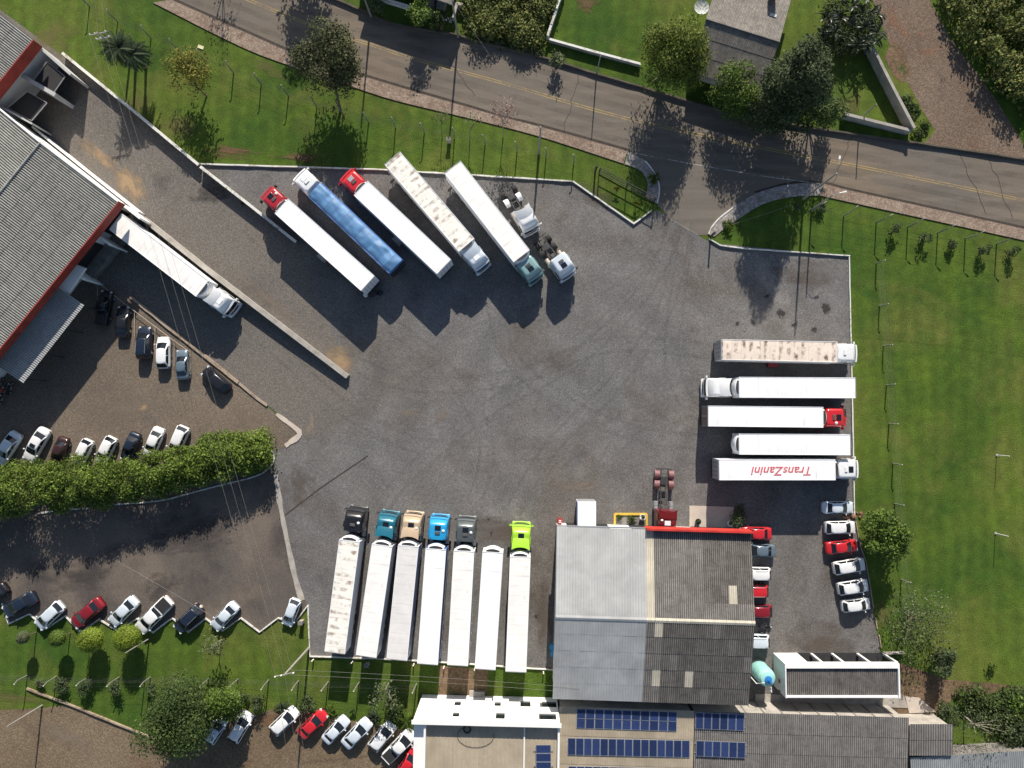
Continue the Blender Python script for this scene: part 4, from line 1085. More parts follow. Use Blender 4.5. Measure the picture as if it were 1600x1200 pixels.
for lab, at in (('slim white post standing on the lawn near the right edge, upper one', (1557, 711)), ('slim white post standing on the lawn near the right edge, lower one', (1555, 833))):
    root = empty('field_post', P(*at)); tag(root, lab, 'post')
    mm = MB(); mm.tube([(0, 0, 0), (0, 0, 2.5)], .05, 6); mm.build('shaft', MAT['white_wall'], root, True)
    mm = MB(); mm.box((0, 0, .05), (.3, .3, .1)); mm.build('footing', MAT['concrete'], root)
pole('leaning pole on the dirt lot at the lower left corner', (66, 1102), 6.5, [], None, .12)
pole('utility pole on the far side of the road at the top edge', (580, 26), 8.6, [], None, .15)
pole('utility pole beyond the road near the shrubby plot', (716, 58), 9.2, [], None, .15)
pole('utility pole at the roadside between the balustrade and the trees, casting a thin shadow', (932, 116), 5.0, [], None, .1)

def wires(label, a, b, offs, sag=.8, r=.011):
    root = empty('power_line', (a.x, a.y, 0)); tag(root, label, 'power line')
    for o in offs:
        mm = MB(); pts = []
        for i in range(17):
            t = i / 16; p = a.lerp(b, t); pts.append((p.x - a.x + o[0], p.y - a.y + o[1], p.z + o[2] - sag * 4 * t * (1 - t)))
        mm.tube(pts, r, 4); mm.build('wire', MAT['wire'], root)
up = lambda p, h: Vector((p.x, p.y, h))
wires('three power lines spanning the car park between the two crossarm poles', up(pA, 7.6), up(pB, 9.9), [(-1, -.2, 0), (.1, 0, 0), (1, .2, 0)], .6)
wires('power lines leaving the upper left crossarm pole over the grass', up(pA, 7.6), Vector((pA.x - 4, pA.y + 30, 8)), [(-1, -.2, 0), (.1, 0, 0), (1, .2, 0)], .4)
wires('two cables running from the crossarm pole behind the parked trailers to the office', up(pB, 8.2), P(905, 1075, 6.2), [(0, 0, 0), (0, -.7, -.3)], .5)
wires('power lines leaving the lower crossarm pole towards the bottom edge', up(pB, 9.9), Vector((pB.x + 6, pB.y - 40, 10)), [(-1, -.2, 0), (.1, 0, 0), (1, .2, 0)], .5)
wires('thin cable crossing the worn asphalt lot above the clipped shrubs', P(185, 878, 3.5), P(330, 962, 3.5), [(0, 0, 0)], .1, .015)
wires('cables slanting up from the leaning pole at the lower left corner', up(P(66, 1102), 6.4), P(-60, 1190, 6), [(0, 0, 0), (.4, .3, -.4)], .2)
wires('thin cable over the road from the dark grass pole to the far pole', up(pD, 8.8), up(P(716, 58), 9.0), [(0, 0, 0)], .5, .012)
wires('long thin cable over the road beside the right island pole', up(pE, 10.0), Vector((pE.x + 50, pE.y - 8, 9.5)), [(0, 0, 0)], .6, .012)
# ------------------------------------------------------------------ vehicles
def wheel_mesh(r, w, n=18):
    m = MB()
    m.rings([[(rr * math.cos(2 * math.pi * k / n), y, rr * math.sin(2 * math.pi * k / n)) for k in range(n)]
             for rr, y in ((r * .62, -w / 2), (r * .93, -w / 2), (r, -w * .36), (r, w * .36), (r * .93, w / 2), (r * .62, w / 2))])
    g = MB()
    g.rings([[(rr * math.cos(2 * math.pi * k / n), y, rr * math.sin(2 * math.pi * k / n)) for k in range(n)]
             for rr, y in ((r * .6, -w / 2 - .012), (r * .6, w / 2 + .012))])
    g.rings([[(rr * math.cos(2 * math.pi * k / n), y, rr * math.sin(2 * math.pi * k / n)) for k in range(n)]
             for rr, y in ((r * .22, -w / 2 - .05), (r * .22, w / 2 + .05))])
    return m.mesh('wheel', MAT['rubber'], True), g.mesh('rim', MAT['rim'], True)
WH_CAR = wheel_mesh(.315, .21); WH_SUV = wheel_mesh(.37, .25); WH_TRUCK = wheel_mesh(.52, .30); WH_DUAL = wheel_mesh(.52, .60)
def wheel(parent, ms, loc):
    o = put('wheel', ms[0], parent, loc); put('rim', ms[1], o)

def quad_panel(a, b, c, d, off=.012, nx=4, inset=(.06, .06), bulge=0.0, flip=False):
    """pane on the face a-b (bottom) c-d (top, c above b)"""
    a, b, c, d = map(Vector, (a, b, c, d))
    nn = (b - a).cross(d - a).normalized() * (-1 if flip else 1)
    vs = []; fs = []
    for j in range(2):
        t = inset[1] + j * (1 - 2 * inset[1])
        for i in range(nx + 1):
            s = inset[0] + i / nx * (1 - 2 * inset[0])
            p = a.lerp(b, s).lerp(d.lerp(c, s), t) + nn * (off + bulge * 4 * s * (1 - s))
            vs.append(p)
    for i in range(nx): fs.append((i, i + 1, nx + 2 + i, nx + 1 + i) if not flip else (i, nx + 1 + i, nx + 2 + i, i + 1))
    return vs, fs

CARS = {
    # L, W, belt z, roof z, cabin: rear base, rear top, front top, front base (x from centre, forward +)
    'sedan': (4.45, 1.74, .93, 1.41, -1.70, -.92, .26, 1.24, .98, .92),
    'hatch': (3.90, 1.68, .95, 1.45, -1.86, -1.32, .30, 1.24, .97, .93),
    'suv': (4.55, 1.84, 1.08, 1.64, -2.14, -1.68, .42, 1.34, 1.08, 1.05),
    'pickup': (5.20, 1.86, 1.08, 1.70, -.80, -.52, .66, 1.62, 1.06, 1.06),
}
CARMESH = {}
def car_parts(kind, color):
    k = (kind, color)
    if k in CARMESH: return CARMESH[k]
    L, W, zb, zr, rb, rt, ft, fb, zrear, zhood = CARS[kind]
    a, w = L / 2, W / 2
    P_ = PAINT[color]; parts = []
    m = MB()
    st = [(-a, .74, .60), (-a + .06, .84, .80), (-a + .2, .92, zrear - .06), (-a + .5, .975, zrear), (rb + .2, 1.0, zrear), (0, 1.0, zb), (fb - .1, 1.0, zhood + .02),
          (a - .75, .985, zhood - .05), (a - .35, .93, zhood - .13), (a - .12, .83, zhood - .25), (a, .62, zhood - .38)]
    rings = []
    for x, wk, zt in st:
        ww = w * wk
        half = [(0, zt + .025), (ww * .45, zt + .02), (ww * .78, zt - .0), (ww * .93, zt - .06), (ww, zt - .2), (ww * 1.0, .52), (ww * .96, .30), (ww * .8, .22)]
        if zt < .62: half = [(y, max(z, .25)) for y, z in half]
        ring = [(x, y, z) for y, z in half] + [(x, -y, z) for y, z in half[::-1][:-1]]
        rings.append(ring)
    m.rings(rings)
    m.f = [f[::-1] for f in m.f]
    parts.append(('body', m.mesh('body', P_, True, 50), None))
    # cabin: body-coloured pillars and roof
    m = MB()
    def ring(t, z, ins=0.0):
        x0 = rb + (rt - rb) * t + ins; x1 = fb + (ft - fb) * t - ins
        y = (w - .05) + ((w - .25) - (w - .05)) * t - ins
        r = .12 * t + .10
        return [(x1 - r, -y, z), (x1 + .04, -y * .62, z), (x1 + .10, 0, z), (x1 + .04, y * .62, z), (x1 - r, y, z), ((x0 + x1) / 2, y + .015, z),
                (x0 + r, y, z), (x0 - .02, y * .62, z), (x0 - .04, 0, z), (x0 + r * .3 - .02, -y * .62, z), (x0 + r, -y, z), ((x0 + x1) / 2, -y - .015, z)]
    m.rings([ring(0, zb - .12), ring(.12, zb), ring(.92, zr - .05), ring(1, zr - .015, .05), ring(1, zr + .015, .22)], cap0=False)
    parts.append(('cabin', m.mesh('cabin', P_, True, 45), None))
    z0, z1 = zb + .01, zr - .07
    yb, yt = w - .075, w - .235
    def xx(t, rear): return (rb + (rt - rb) * t) if rear else (fb + (ft - fb) * t)
    def glass(name, v, f):
        mm = MB().add(v, f); parts.append((name, mm.mesh(name, MAT['glass'], True), None))
    # windscreen as a curved strip over the ring front
    def screen(rear):
        vs = []; nx = 6
        for t, z in ((.14, zb + .015), (.90, zr - .055)):
            y = (yb + (yt - yb) * t) * .86
            for i in range(nx + 1):
                s = i / nx * 2 - 1
                if rear: x = xx(t, True) - .05 + .025 * s * s
                else: x = xx(t, False) + .115 - .075 * s * s
                vs.append((x, y * s, z))
        fs = [(i, i + 1, nx + 2 + i, nx + 1 + i) for i in range(nx)]
        if rear: fs = [f[::-1] for f in fs]
        return vs, fs
    glass('windscreen', *screen(False)); glass('rear_window', *screen(True))
    for s in (-1, 1):
        x0, x1 = xx(.1, True) + .28, xx(.1, False) - .22
        u0, u1 = xx(.9, True) + .22, xx(.9, False) - .2
        mid0, mid1 = (x0 + x1) / 2, (u0 + u1) / 2
        for (p, q, pu, qu) in ((x0, mid0 - .04, u0, mid1 - .04), (mid0 + .04, x1, mid1 + .04, u1)):
            y0, y1 = (w - .055) * s, (w - .215) * s
            vs = [(p, y0 + .0 * s, z0 + .03), (q, y0, z0 + .03), (qu, y1 + .012 * s, z1), (pu, y1 + .012 * s, z1)]
            glass('side_window', vs, [(0, 1, 2, 3)] if s < 0 else [(3, 2, 1, 0)])
    if kind == 'pickup':
        mm = MB(); mm.box(((-a + .12 + rb - .12) / 2, 0, zrear + .035), (abs(-a + .12 - rb) - .2, W * .80, .03)); parts.append(('bed_cover', mm.mesh('bed_cover', MAT['rubber']), None))
        mm = MB(); mm.box((-a + .1, 0, zrear + .01), (.12, W * .82, .08)); parts.append(('tailgate', mm.mesh('tailgate', P_), None))
    if kind == 'suv':
        for s in (-1, 1):
            mm = MB(); mm.tube([(rt + .2, s * (w - .3), zr + .03), (rt + .4, s * (w - .3), zr + .08), (ft - .4, s * (w - .3), zr + .08), (ft - .2, s * (w - .3), zr + .03)], .022, 5)
            parts.append(('roof_rail', mm.mesh('roof_rail', MAT['galv']), None))
    for s in (-1, 1):
        mm = MB(); mm.box((fb - .22, s * (w + .09), zb + .07), (.12, .2, .14), top=.85); parts.append(('mirror', mm.mesh('mirror', P_), None))
        mm = MB(); mm.box((a - .22, s * w * .70, zhood - .24), (.30, .34, .12), R(-28 * s), top=.8); parts.append(('headlight', mm.mesh('headlight', MAT['lamp']), None))
        mm = MB(); mm.box((-a + .1, s * w * .74, zrear - .24), (.10, .24, .14), R(22 * s), top=.9); parts.append(('taillight', mm.mesh('taillight', MAT['tail']), None))
    mm = MB(); mm.box((a - .04, 0, .42), (.14, W * .72, .2)); parts.append(('front_bumper', mm.mesh('front_bumper', MAT['dark_metal']), None))
    ws = WH_SUV if kind in ('suv', 'pickup') else WH_CAR
    CARMESH[k] = (parts, ws, L, W)
    return CARMESH[k]

def car(kind, color, nose, tail, label, group, name=None, extra=None):
    parts, ws, L, W = car_parts(kind, color)
    n, t = P(*nose, .75), P(*tail, .75)
    c = flat2((n + t) / 2); d = n - t
    ln = max(.9, min(1.12, d.length / L))
    root = empty(name or {'pickup': 'pickup_truck'}.get(kind, 'parked_car'), c, math.atan2(d.y, d.x))
    tag(root, label, {'pickup': 'pickup', 'suv': 'car', 'sedan': 'car', 'hatch': 'car'}[kind], group)
    for nm, me, _ in parts:
        o = put(nm, me, root, (0, 0, .03), (0, 0, 0), (ln, min(ln, 1.06), 1.0))
    r = .315 if ws is WH_CAR else .37
    for sx, xx in ((1, .30), (-1, -.29)):
        for s in (-1, 1): wheel(root, ws, (xx * L * ln, s * (W / 2 - .1), r + .03))
    return root

G1 = 'cars nosed in below the awning'; G2 = 'cars parked along the long hedge'; G3 = 'cars in the zigzag kerb bays'
G4 = 'cars on the dirt lot at the bottom'; G5 = 'cars parked against the workshop'; G6 = 'cars along the right yard edge'
car('pickup', 'black', (167, 459), (159, 503), 'black pickup parked nearest the warehouse below the awning corner', G1)
car('sedan', 'black', (193, 478), (191, 528), 'black sedan parked second from the awning, reflecting dark windows', G1)
car('suv', 'navy', (227, 510), (224, 562), 'dark car between the black sedan and the white hatchback', G1)
car('hatch', 'white', (255, 526), (255, 576), 'white hatchback, the only white car in the short row below the awning', G1)
car('sedan', 'slate', (284, 546), (286, 594), 'blue-grey sedan at the end of the short row, right of the white hatchback', G1)
car('hatch', 'black', (318, 577), (357, 610), 'lone black hatchback parked askew beside the brown kerb', G1)
car('sedan', 'silver', (-4, 724), (27, 676), 'pale silver car cut by the left edge in the hedge row', G2)
c_ = car('sedan', 'white', (41, 722), (72, 668), 'white car with a black sunroof in the hedge row', G2)
mm = MB(); mm.box((.1, 0, 1.475), (.5, .75, .02)); mm.build('sunroof', MAT['glass'], c_)
car('sedan', 'brown', (85, 726), (100, 685), 'very dark maroon car in the hedge row, between two white cars', G2)
car('hatch', 'white', (120, 727), (139, 687), 'white hatchback just right of the dark maroon car at the hedge', G2)
car('hatch', 'white', (155, 724), (176, 683), 'white hatchback just left of the dark blue car at the hedge', G2)
car('sedan', 'navy', (194, 720), (213, 676), 'dark blue sedan in the hedge row, fifth from the frame edge', G2)
car('sedan', 'white', (230, 715), (250, 668), 'white sedan just right of the dark blue one at the hedge', G2)
car('hatch', 'white', (268, 712), (288, 666), 'white car at the right end of the hedge row', G2)
car('sedan', 'black', (-27, 945), (9, 916), 'black car mostly cut off by the left edge above the zigzag kerb', G3)
car('sedan', 'navy', (5, 958), (55, 931), 'dark navy car in the leftmost full zigzag bay', G3)
car('hatch', 'silver', (58, 980), (96, 944), 'pale silver hatchback between the navy car and the red car', G3)
car('sedan', 'darkred', (113, 977), (159, 939), 'dark red sedan in a zigzag kerb bay', G3)
car('sedan', 'silver', (173, 975), (212, 936), 'silver sedan between the red sedan and the white pickup', G3)
car('pickup', 'white', (217, 985), (265, 937), 'white pickup with black bed cover in a zigzag bay', G3)
car('suv', 'navy', (276, 985), (313, 949), 'navy car with silver roof rails beside the white pickup', G3)
car('sedan', 'silver', (333, 982), (369, 944), 'pale silver-blue car right of the navy one with roof rails', G3)
car('hatch', 'silver', (447, 978), (463, 936), 'light blue-silver hatchback in the last zigzag bay by the trailers', G3)
car('hatch', 'silver', (350, 1122), (325, 1161), 'silver hatchback partly under the big round tree', G4)
car('hatch', 'white', (389, 1114), (362, 1159), 'white hatchback right beside the car under the big tree', G4)
car('hatch', 'white', (464, 1108), (424, 1146), 'white car left of the red one on the dirt lot', G4)
car('sedan', 'red', (508, 1113), (469, 1150), 'red car on the dirt lot at the bottom', G4)
car('sedan', 'silver', (542, 1122), (507, 1159), 'silver car immediately right of the red one on the dirt lot', G4)
car('sedan', 'silver', (577, 1126), (538, 1166), 'silver car in the middle of three right of the red one', G4)
car('hatch', 'white', (615, 1129), (579, 1173), 'pale hatchback left of the white pickup on the dirt lot', G4)
car('pickup', 'white', (646, 1143), (602, 1187), 'white pickup with dark bed on the dirt lot next to the office', G4)
car('sedan', 'red', (652, 1170), (625, 1212), 'red car cut by the bottom edge beside the office', G4)
car('sedan', 'red', (1154, 833), (1206, 834), 'bright red car at the workshop corner by the red parapet', G5)
car('sedan', 'slate', (1160, 859), (1212, 861), 'blue-grey sedan half under the workshop eave', G5)
car('suv', 'white', (1154, 896), (1205, 897), 'white car under the eave between the blue-grey sedan and a red car', G5)
car('suv', 'red', (1150, 923), (1201, 923), 'red vehicle with square tail under the eave, below the white car', G5)
car('hatch', 'darkred', (1159, 955), (1207, 955), 'dark cherry hatchback under the workshop eave', G5)
car('suv', 'silver', (1151, 1001), (1203, 1002), 'pale silver square-backed car at the low end of the eave row', G5)
car('sedan', 'silver', (1334, 793), (1284, 793), 'silver-blue sedan at the top of the right yard edge row', G6)
car('hatch', 'white', (1337, 824), (1289, 825), 'white hatchback between the silver sedan and the red car', G6)
car('sedan', 'red', (1341, 852), (1290, 857), 'bright red sedan in the right yard edge row', G6)
car('hatch', 'white', (1352, 881), (1302, 889), 'white angular hatchback just below the red sedan at the yard edge', G6)
car('hatch', 'white', (1357, 914), (1309, 921), 'white hatchback between the angular white hatchback and the last car', G6)
car('hatch', 'white', (1360, 943), (1315, 948), 'white hatchback at the bottom end of the right yard edge row', G6)

# motorcycles
def motorcycle(label, at, ang, color='black', group='motorcycles'):
    root = empty('motorcycle', P(*at), R(ang)); tag(root, label, 'motorcycle', group)
    for x in (-.62, .66):
        o = put('wheel', WH_CAR[0], root, (x, 0, .3), (0, 0, 0), (.93, .5, .93)); put('rim', WH_CAR[1], o)
    m = MB(); m.rings([[(x, y * wd, z + zz) for y, zz in ((-1, 0), (-.7, .16), (.7, .16), (1, 0), (.6, -.14), (-.6, -.14))] for x, wd, z in ((-.15, .1, .76), (.05, .17, .82), (.32, .18, .86), (.5, .08, .84))]); m.build('fuel_tank', PAINT[color], root, True)
    m = MB(); m.box((-.42, 0, .78), (.68, .26, .1), top=.85); m.build('seat', MAT['rubber'], root)
    m = MB(); m.box((.02, 0, .48), (.42, .26, .34)); m.build('engine', MAT['galv'], root)
    m = MB(); m.tube([(.66, .1, .3), (.42, .1, .95)], .025, 5); m.tube([(.66, -.1, .3), (.42, -.1, .95)], .025, 5); m.build('fork', MAT['galv'], root)
    m = MB(); m.tube([(.28, .38, .98), (.42, .2, 1.02), (.42, -.2, 1.02), (.28, -.38, .98)], .02, 5); m.build('handlebar', MAT['dark_metal'], root)
    m = MB(); m.lathe([(.02, 0), (.09, .03), (.09, .1), (.02, .12)], n=10); m.build('headlight', MAT['lamp'], root, False, (.56, 0, .86))
    m = MB(); m.box((-.8, 0, .68), (.3, .14, .05), 0, 0, 1, R(20)); m.build('rear_mudguard', PAINT[color], root)
for i, (at, ang, cl, lab) in enumerate((((4, 600), 70, 'black', 'black motorcycle nearest the awning at the left edge'), ((10, 612), 75, 'cherry', 'dark red motorcycle in the middle of the cluster at the left edge'),
                                        ((20, 607), 80, 'black', 'black motorcycle at the right of the cluster by the left edge'), ((6, 624), 68, 'navy', 'dark motorcycle lowest in the cluster at the left edge'),
                                        ((1194, 977), 5, 'black', 'dark motorcycle between two cars under the workshop eave'))):
    motorcycle(lab, at, ang, cl)

# ---------------------------------------------------------------- lorries
def rrect(x0, x1, w, z, r=.12, bulge=0.0):
    pts = []
    for (cx, cy, a0) in ((x1 - r, w - r, 0), (x0 + r, w - r, 90), (x0 + r, -w + r, 180), (x1 - r, -w + r, 270)):
        for k in range(4):
            a = R(a0 + k * 30); pts.append((cx + r * math.cos(a), cy + r * math.sin(a), z))
    out = []
    for x, y, zz in pts:
        if x > (x0 + x1) / 2: x += bulge * (1 - (y / w) ** 2)
        out.append((x, y, zz))
    # extra point on the nose for curvature
    out.append((x1 + bulge, 0, z))
    return out

def roof_mat(name, base, dirt, amount, band):
    m = N(name); v = m.objc()
    mp = m.n('ShaderNodeMapping'); m.l(v, mp.inputs[0]); mp.inputs['Scale'].default_value = (1.0, 0.85, 1)
    f = m.noise(mp.outputs[0], 1.3, 3, 0.55, 0.3)
    wv = m.n('ShaderNodeTexWave', wave_type='BANDS', bands_direction='X'); wv.inputs['Scale'].default_value = 0.33; wv.inputs['Distortion'].default_value = 0.6; wv.inputs['Detail'].default_value = 2
    m.l(v, wv.inputs['Vector'])
    bandf = m.ramp(wv.outputs['Fac'], [(0.3, 1 - band), (0.65, 1.0)])
    st = m.mul(m.ramp(f, [(amount, 0.0), (amount + 0.22, 1.0)]), bandf)
    oi = m.n('ShaderNodeObjectInfo')
    c = m.mix(base, dirt, st)
    c = m.mix(c, m.ramp(m.noise(v, 0.5, 4, 0.6), [(0.3, 0.9), (0.7, 1.04)]), 1.0, 'MULTIPLY')
    c = m.mix(c, m.ramp(m.noise(mp.outputs[0], 5, 3, 0.6), [(0.62, 1.0), (0.8, 0.86)]), 1.0, 'MULTIPLY')
    sp = m.n('ShaderNodeSeparateXYZ'); m.l(v, sp.inputs[0])
    fr = m.n('ShaderNodeMath', operation='FRACT'); m.l(m.mul(sp.outputs[0], 1 / 1.22), fr.inputs[0])
    c = m.mix(c, m.ramp(fr.outputs[0], [(0.0, 0.80), (0.035, 0.84), (0.05, 1.0)]), 1.0, 'MULTIPLY')
    mq = m.n('ShaderNodeMapping'); m.l(v, mq.inputs[0]); mq.inputs['Scale'].default_value = (3.2, 0.35, 1)
    c = m.mix(c, m.ramp(m.noise(mq.outputs[0], 1.0, 5, 0.7), [(0.5, 1.0), (0.75, 0.84)]), 1.0, 'MULTIPLY')
    m.col(c); m.rough(0.5); return m.mat
MAT['roof_clean'] = roof_mat('trailer_roof_clean', (0.88, 0.875, 0.86), (0.64, 0.56, 0.50), 0.66, 0.3)
MAT['roof_cream'] = roof_mat('trailer_roof_cream', (0.85, 0.82, 0.775), (0.64, 0.52, 0.45), 0.62, 0.4)
MAT['roof_grey'] = roof_mat('trailer_roof_grey', (0.70, 0.675, 0.645), (0.58, 0.55, 0.50), 0.6, 0.2)
MAT['roof_stain'] = roof_mat('trailer_roof_stained', (0.84, 0.80, 0.72), (0.32, 0.25, 0.19), 0.47, 0.95)
MAT['roof_rust'] = roof_mat('trailer_roof_rusty', (0.78, 0.66, 0.55), (0.16, 0.11, 0.08), 0.465, 0.85)
MAT['body_white'] = plain('trailer_side_white', (0.78, 0.79, 0.80), .5, var=.06, scale=.4)
MAT['body_blue'] = plain('trailer_side_blue', (0.10, 0.20, 0.46), .5, var=.1, scale=.4)
MAT['frame_grey'] = plain('chassis_grey', (0.10, 0.095, 0.09), .8, .2, var=.3)

def tarp():
    m = N('blue_tarpaulin'); v = m.objc()
    f = m.noise(v, 1.2, 4, .6)
    mp = m.n('ShaderNodeMapping'); m.l(v, mp.inputs[0]); mp.inputs['Scale'].default_value = (.45, 6, 1); mp.inputs['Rotation'].default_value = (0, 0, .15)
    g = m.noise(mp.outputs[0], 1.6, 5, .65, .5)
    c = m.ramp(f, [(0.3, (0.070, 0.175, 0.335)), (0.7, (0.100, 0.235, 0.425))])
    sp = m.n('ShaderNodeSeparateXYZ'); m.l(v, sp.inputs[0])
    fr = m.n('ShaderNodeMath', operation='FRACT'); m.l(m.mul(sp.outputs[0], 1 / 2.75), fr.inputs[0])     # joined widths of cloth
    c = m.mix(c, m.ramp(fr.outputs[0], [(0.0, 0.80), (0.03, 0.86), (0.06, 1.12), (1.0, 0.92)]), 1.0, 'MULTIPLY')
    m.col(c); m.rough(.5)
    m.bump(g, .6, .05); return m.mat
MAT['tarp'] = tarp()

TR = {}
def mesh_once(key, fn):
    if key not in TR: TR[key] = fn()
    return TR[key]

def trailer(root, L, xf, roofm='roof_clean', side='body_white', fridge=True, z1=4.15, W=2.6, box=None, kind='box', rearcol=None, stand=False):
    """box trailer behind x = xf (front face), length L; returns the box part"""
    x0 = xf - L; w = W / 2
    m = MB(); m.box(((x0 + xf) / 2, 0, (1.15 + z1) / 2), (L, W, z1 - 1.15)); 
    body = m.build('trailer_box', MAT[side], root)
    if kind == 'box':
        m = MB(); n = 22; vs = []; fs = []
        for i in range(n + 1):
            x = x0 + .07 + (L - .14) * i / n
            zz = .012 if i % 2 else .0
            vs += [(x, -w + .05, z1 + .012), (x, -w * .5, z1 + .03 + zz), (x, 0, z1 + .036 + zz), (x, w * .5, z1 + .03 + zz), (x, w - .05, z1 + .012)]
        for i in range(n):
            for j in range(4): fs.append((i * 5 + j, (i + 1) * 5 + j, (i + 1) * 5 + j + 1, i * 5 + j + 1))
        m.add(vs, fs); m.build('roof_panel', MAT[roofm], body, True)
        for s in (-1, 1):
            m = MB(); m.box(((x0 + xf) / 2, s * (w - .02), z1 + .0), (L + .02, .07, .1)); m.build('roof_rail', MAT['body_white'] if roofm != 'roof_rust' else MAT['roof_cream'], body)
            m = MB(); m.box(((x0 + xf) / 2, s * (w + .006), 1.22), (L + .01, .05, .16)); m.build('side_rail', MAT['galv'], body)
        for x in (x0 + .02, xf - .02):
            m = MB(); m.box((x, 0, z1 + .002), (.08, W + .02, .11)); m.build('end_rail', MAT['body_white'] if x > x0 + 1 else MAT['galv'], body)
        for s in (-1, 1):
            m = MB(); m.box((x0 - .03, s * W / 4, (1.2 + z1 - .12) / 2), (.05, W / 2 - .06, z1 - 1.4)); dr = m.build('rear_door', rearcol or MAT['body_white'], body)
            mm = MB(); mm.tube([(x0 - .07, s * .3, 1.3), (x0 - .07, s * .3, z1 - .2)], .02, 4); mm.tube([(x0 - .07, s * .8, 1.3), (x0 - .07, s * .8, z1 - .2)], .02, 4)
            mm.build('lock_bar', MAT['galv'], dr) if False else None
            mm.build('lock_bar', MAT['dark_metal'], body)
    if kind == 'tarp':
        m = MB(); n = 60; k = 12; vs = []; fs = []
        rnd = random.Random(5)
        for i in range(n + 1):
            t = i / n; x = x0 - .05 + (L + .1) * t
            bow = .14 * abs(math.sin(t * math.pi * 7)) ** .5
            for j in range(k + 1):
                s = j / k * 2 - 1
                z = z1 - .12 + (.30 + bow) * (1 - s * s) ** .6 + noise.noise((x * .9, s * 2.2, 3)) * .11 + noise.noise((x * 2.8, s * 1.4, 9)) * .05
                y = s * (w + .03 + .05 * noise.noise((x * .8, s, 1)))
                if j in (0, k): z = z1 - .55 + .08 * noise.noise((x * 1.5, s, 4))
                vs.append((x, y, z))
        for i in range(n):
            for j in range(k): fs.append((i * (k + 1) + j, (i + 1) * (k + 1) + j, (i + 1) * (k + 1) + j + 1, i * (k + 1) + j + 1))
        m.add(vs, fs); m.build('tarpaulin', MAT['tarp'], body, True, angle=60)
        m = MB(); m.box((x0 - .1, 0, 1.9), (.12, W, 1.3)); m.build('tailboard', MAT['dark_metal'], body)
        m = MB(); m.box((xf - .1, -w + .2, z1 - .1), (.5, .4, .1)); m.build('front_ledge', MAT['slab'], body)
    if fridge:
        m = MB(); sec = []
        for z, d, ww in ((2.35, .50, 1.0), (2.5, .58, 1.05), (3.6, .60, 1.05), (z1 - .12, .50, 1.0), (z1 - .02, .34, .92)):
            ring = []
            for i in range(9):
                s = i / 8 * 2 - 1; ring.append((xf + .02 + d * (1 - s * s * .62), s * ww, z))
            ring += [(xf + .02, ww, z), (xf + .02, -ww, z)]
            sec.append(ring)
        m.rings(sec); fu = m.build('refrigeration_unit', MAT['body_white'], body, True)
        m = MB(); vs = []
        for i in range(9):
            s = i / 8 * 2 - 1
            vs += [(xf + .12 + .30 * (1 - s * s * .6), s * .86, z1 + .012), (xf + .06, s * .86, z1 + .012)]
        m.add(vs, [(2 * i, 2 * i + 2, 2 * i + 3, 2 * i + 1) for i in range(8)]); m.f = [f[::-1] for f in m.f]; m.build('grille', MAT['dark_metal'], body)
    m = MB(); m.box(((x0 + xf) / 2 - .2, .5, .98), (L - .8, .14, .3)); m.box(((x0 + xf) / 2 - .2, -.5, .98), (L - .8, .14, .3))
    for t in (.1, .3, .5, .7, .9): m.box((x0 + L * t, 0, 1.0), (.12, 2.3, .12))
    m.build('underframe', MAT['frame_grey'], body)
    for k in range(3):
        for s in (-1, 1): wheel_part(body, WH_DUAL, (x0 + 1.7 + k * 1.28, s * .98, .52))
    m = MB(); m.box((x0 - .02, 0, .62), (.12, 2.35, .14)); m.box((x0 + .1, .8, .85), (.1, .1, .5)); m.box((x0 + .1, -.8, .85), (.1, .1, .5)); m.build('rear_bumper', MAT['dark_metal'], body)
    for s in (-1, 1):
        m = MB(); m.box((x0 + .04, s * 1.0, .62), (.10, .42, .12)); m.build('taillight', MAT['tail'], body)
        m = MB(); m.box((x0 + L * .5, s * 1.22, .75), (L * .34, .05, .1)); m.box((x0 + L * .5, s * 1.22, .5), (L * .34, .05, .1)); m.build('side_guard', MAT['galv'], body)
        m = MB(); m.box((xf - 2.4, s * .9, .55), (.14, .14, 1.1)); m.box((xf - 2.4, s * .9, .03), (.34, .34, .06)); m.build('landing_leg', MAT['frame_grey'], body)
    if box:
        s, cm = box
        m = MB(); m.box((x0 + L * .52, s * 1.55, .85), (1.3, .7, .75), top=.94); m.build('pallet_box', cm, body)
    return body

def wheel_part(part, ms, loc):
    put('wheel', ms[0], part, loc)          # sub-part: its rim is joined to it, third level is the last
    put('rim', ms[1], part, loc)

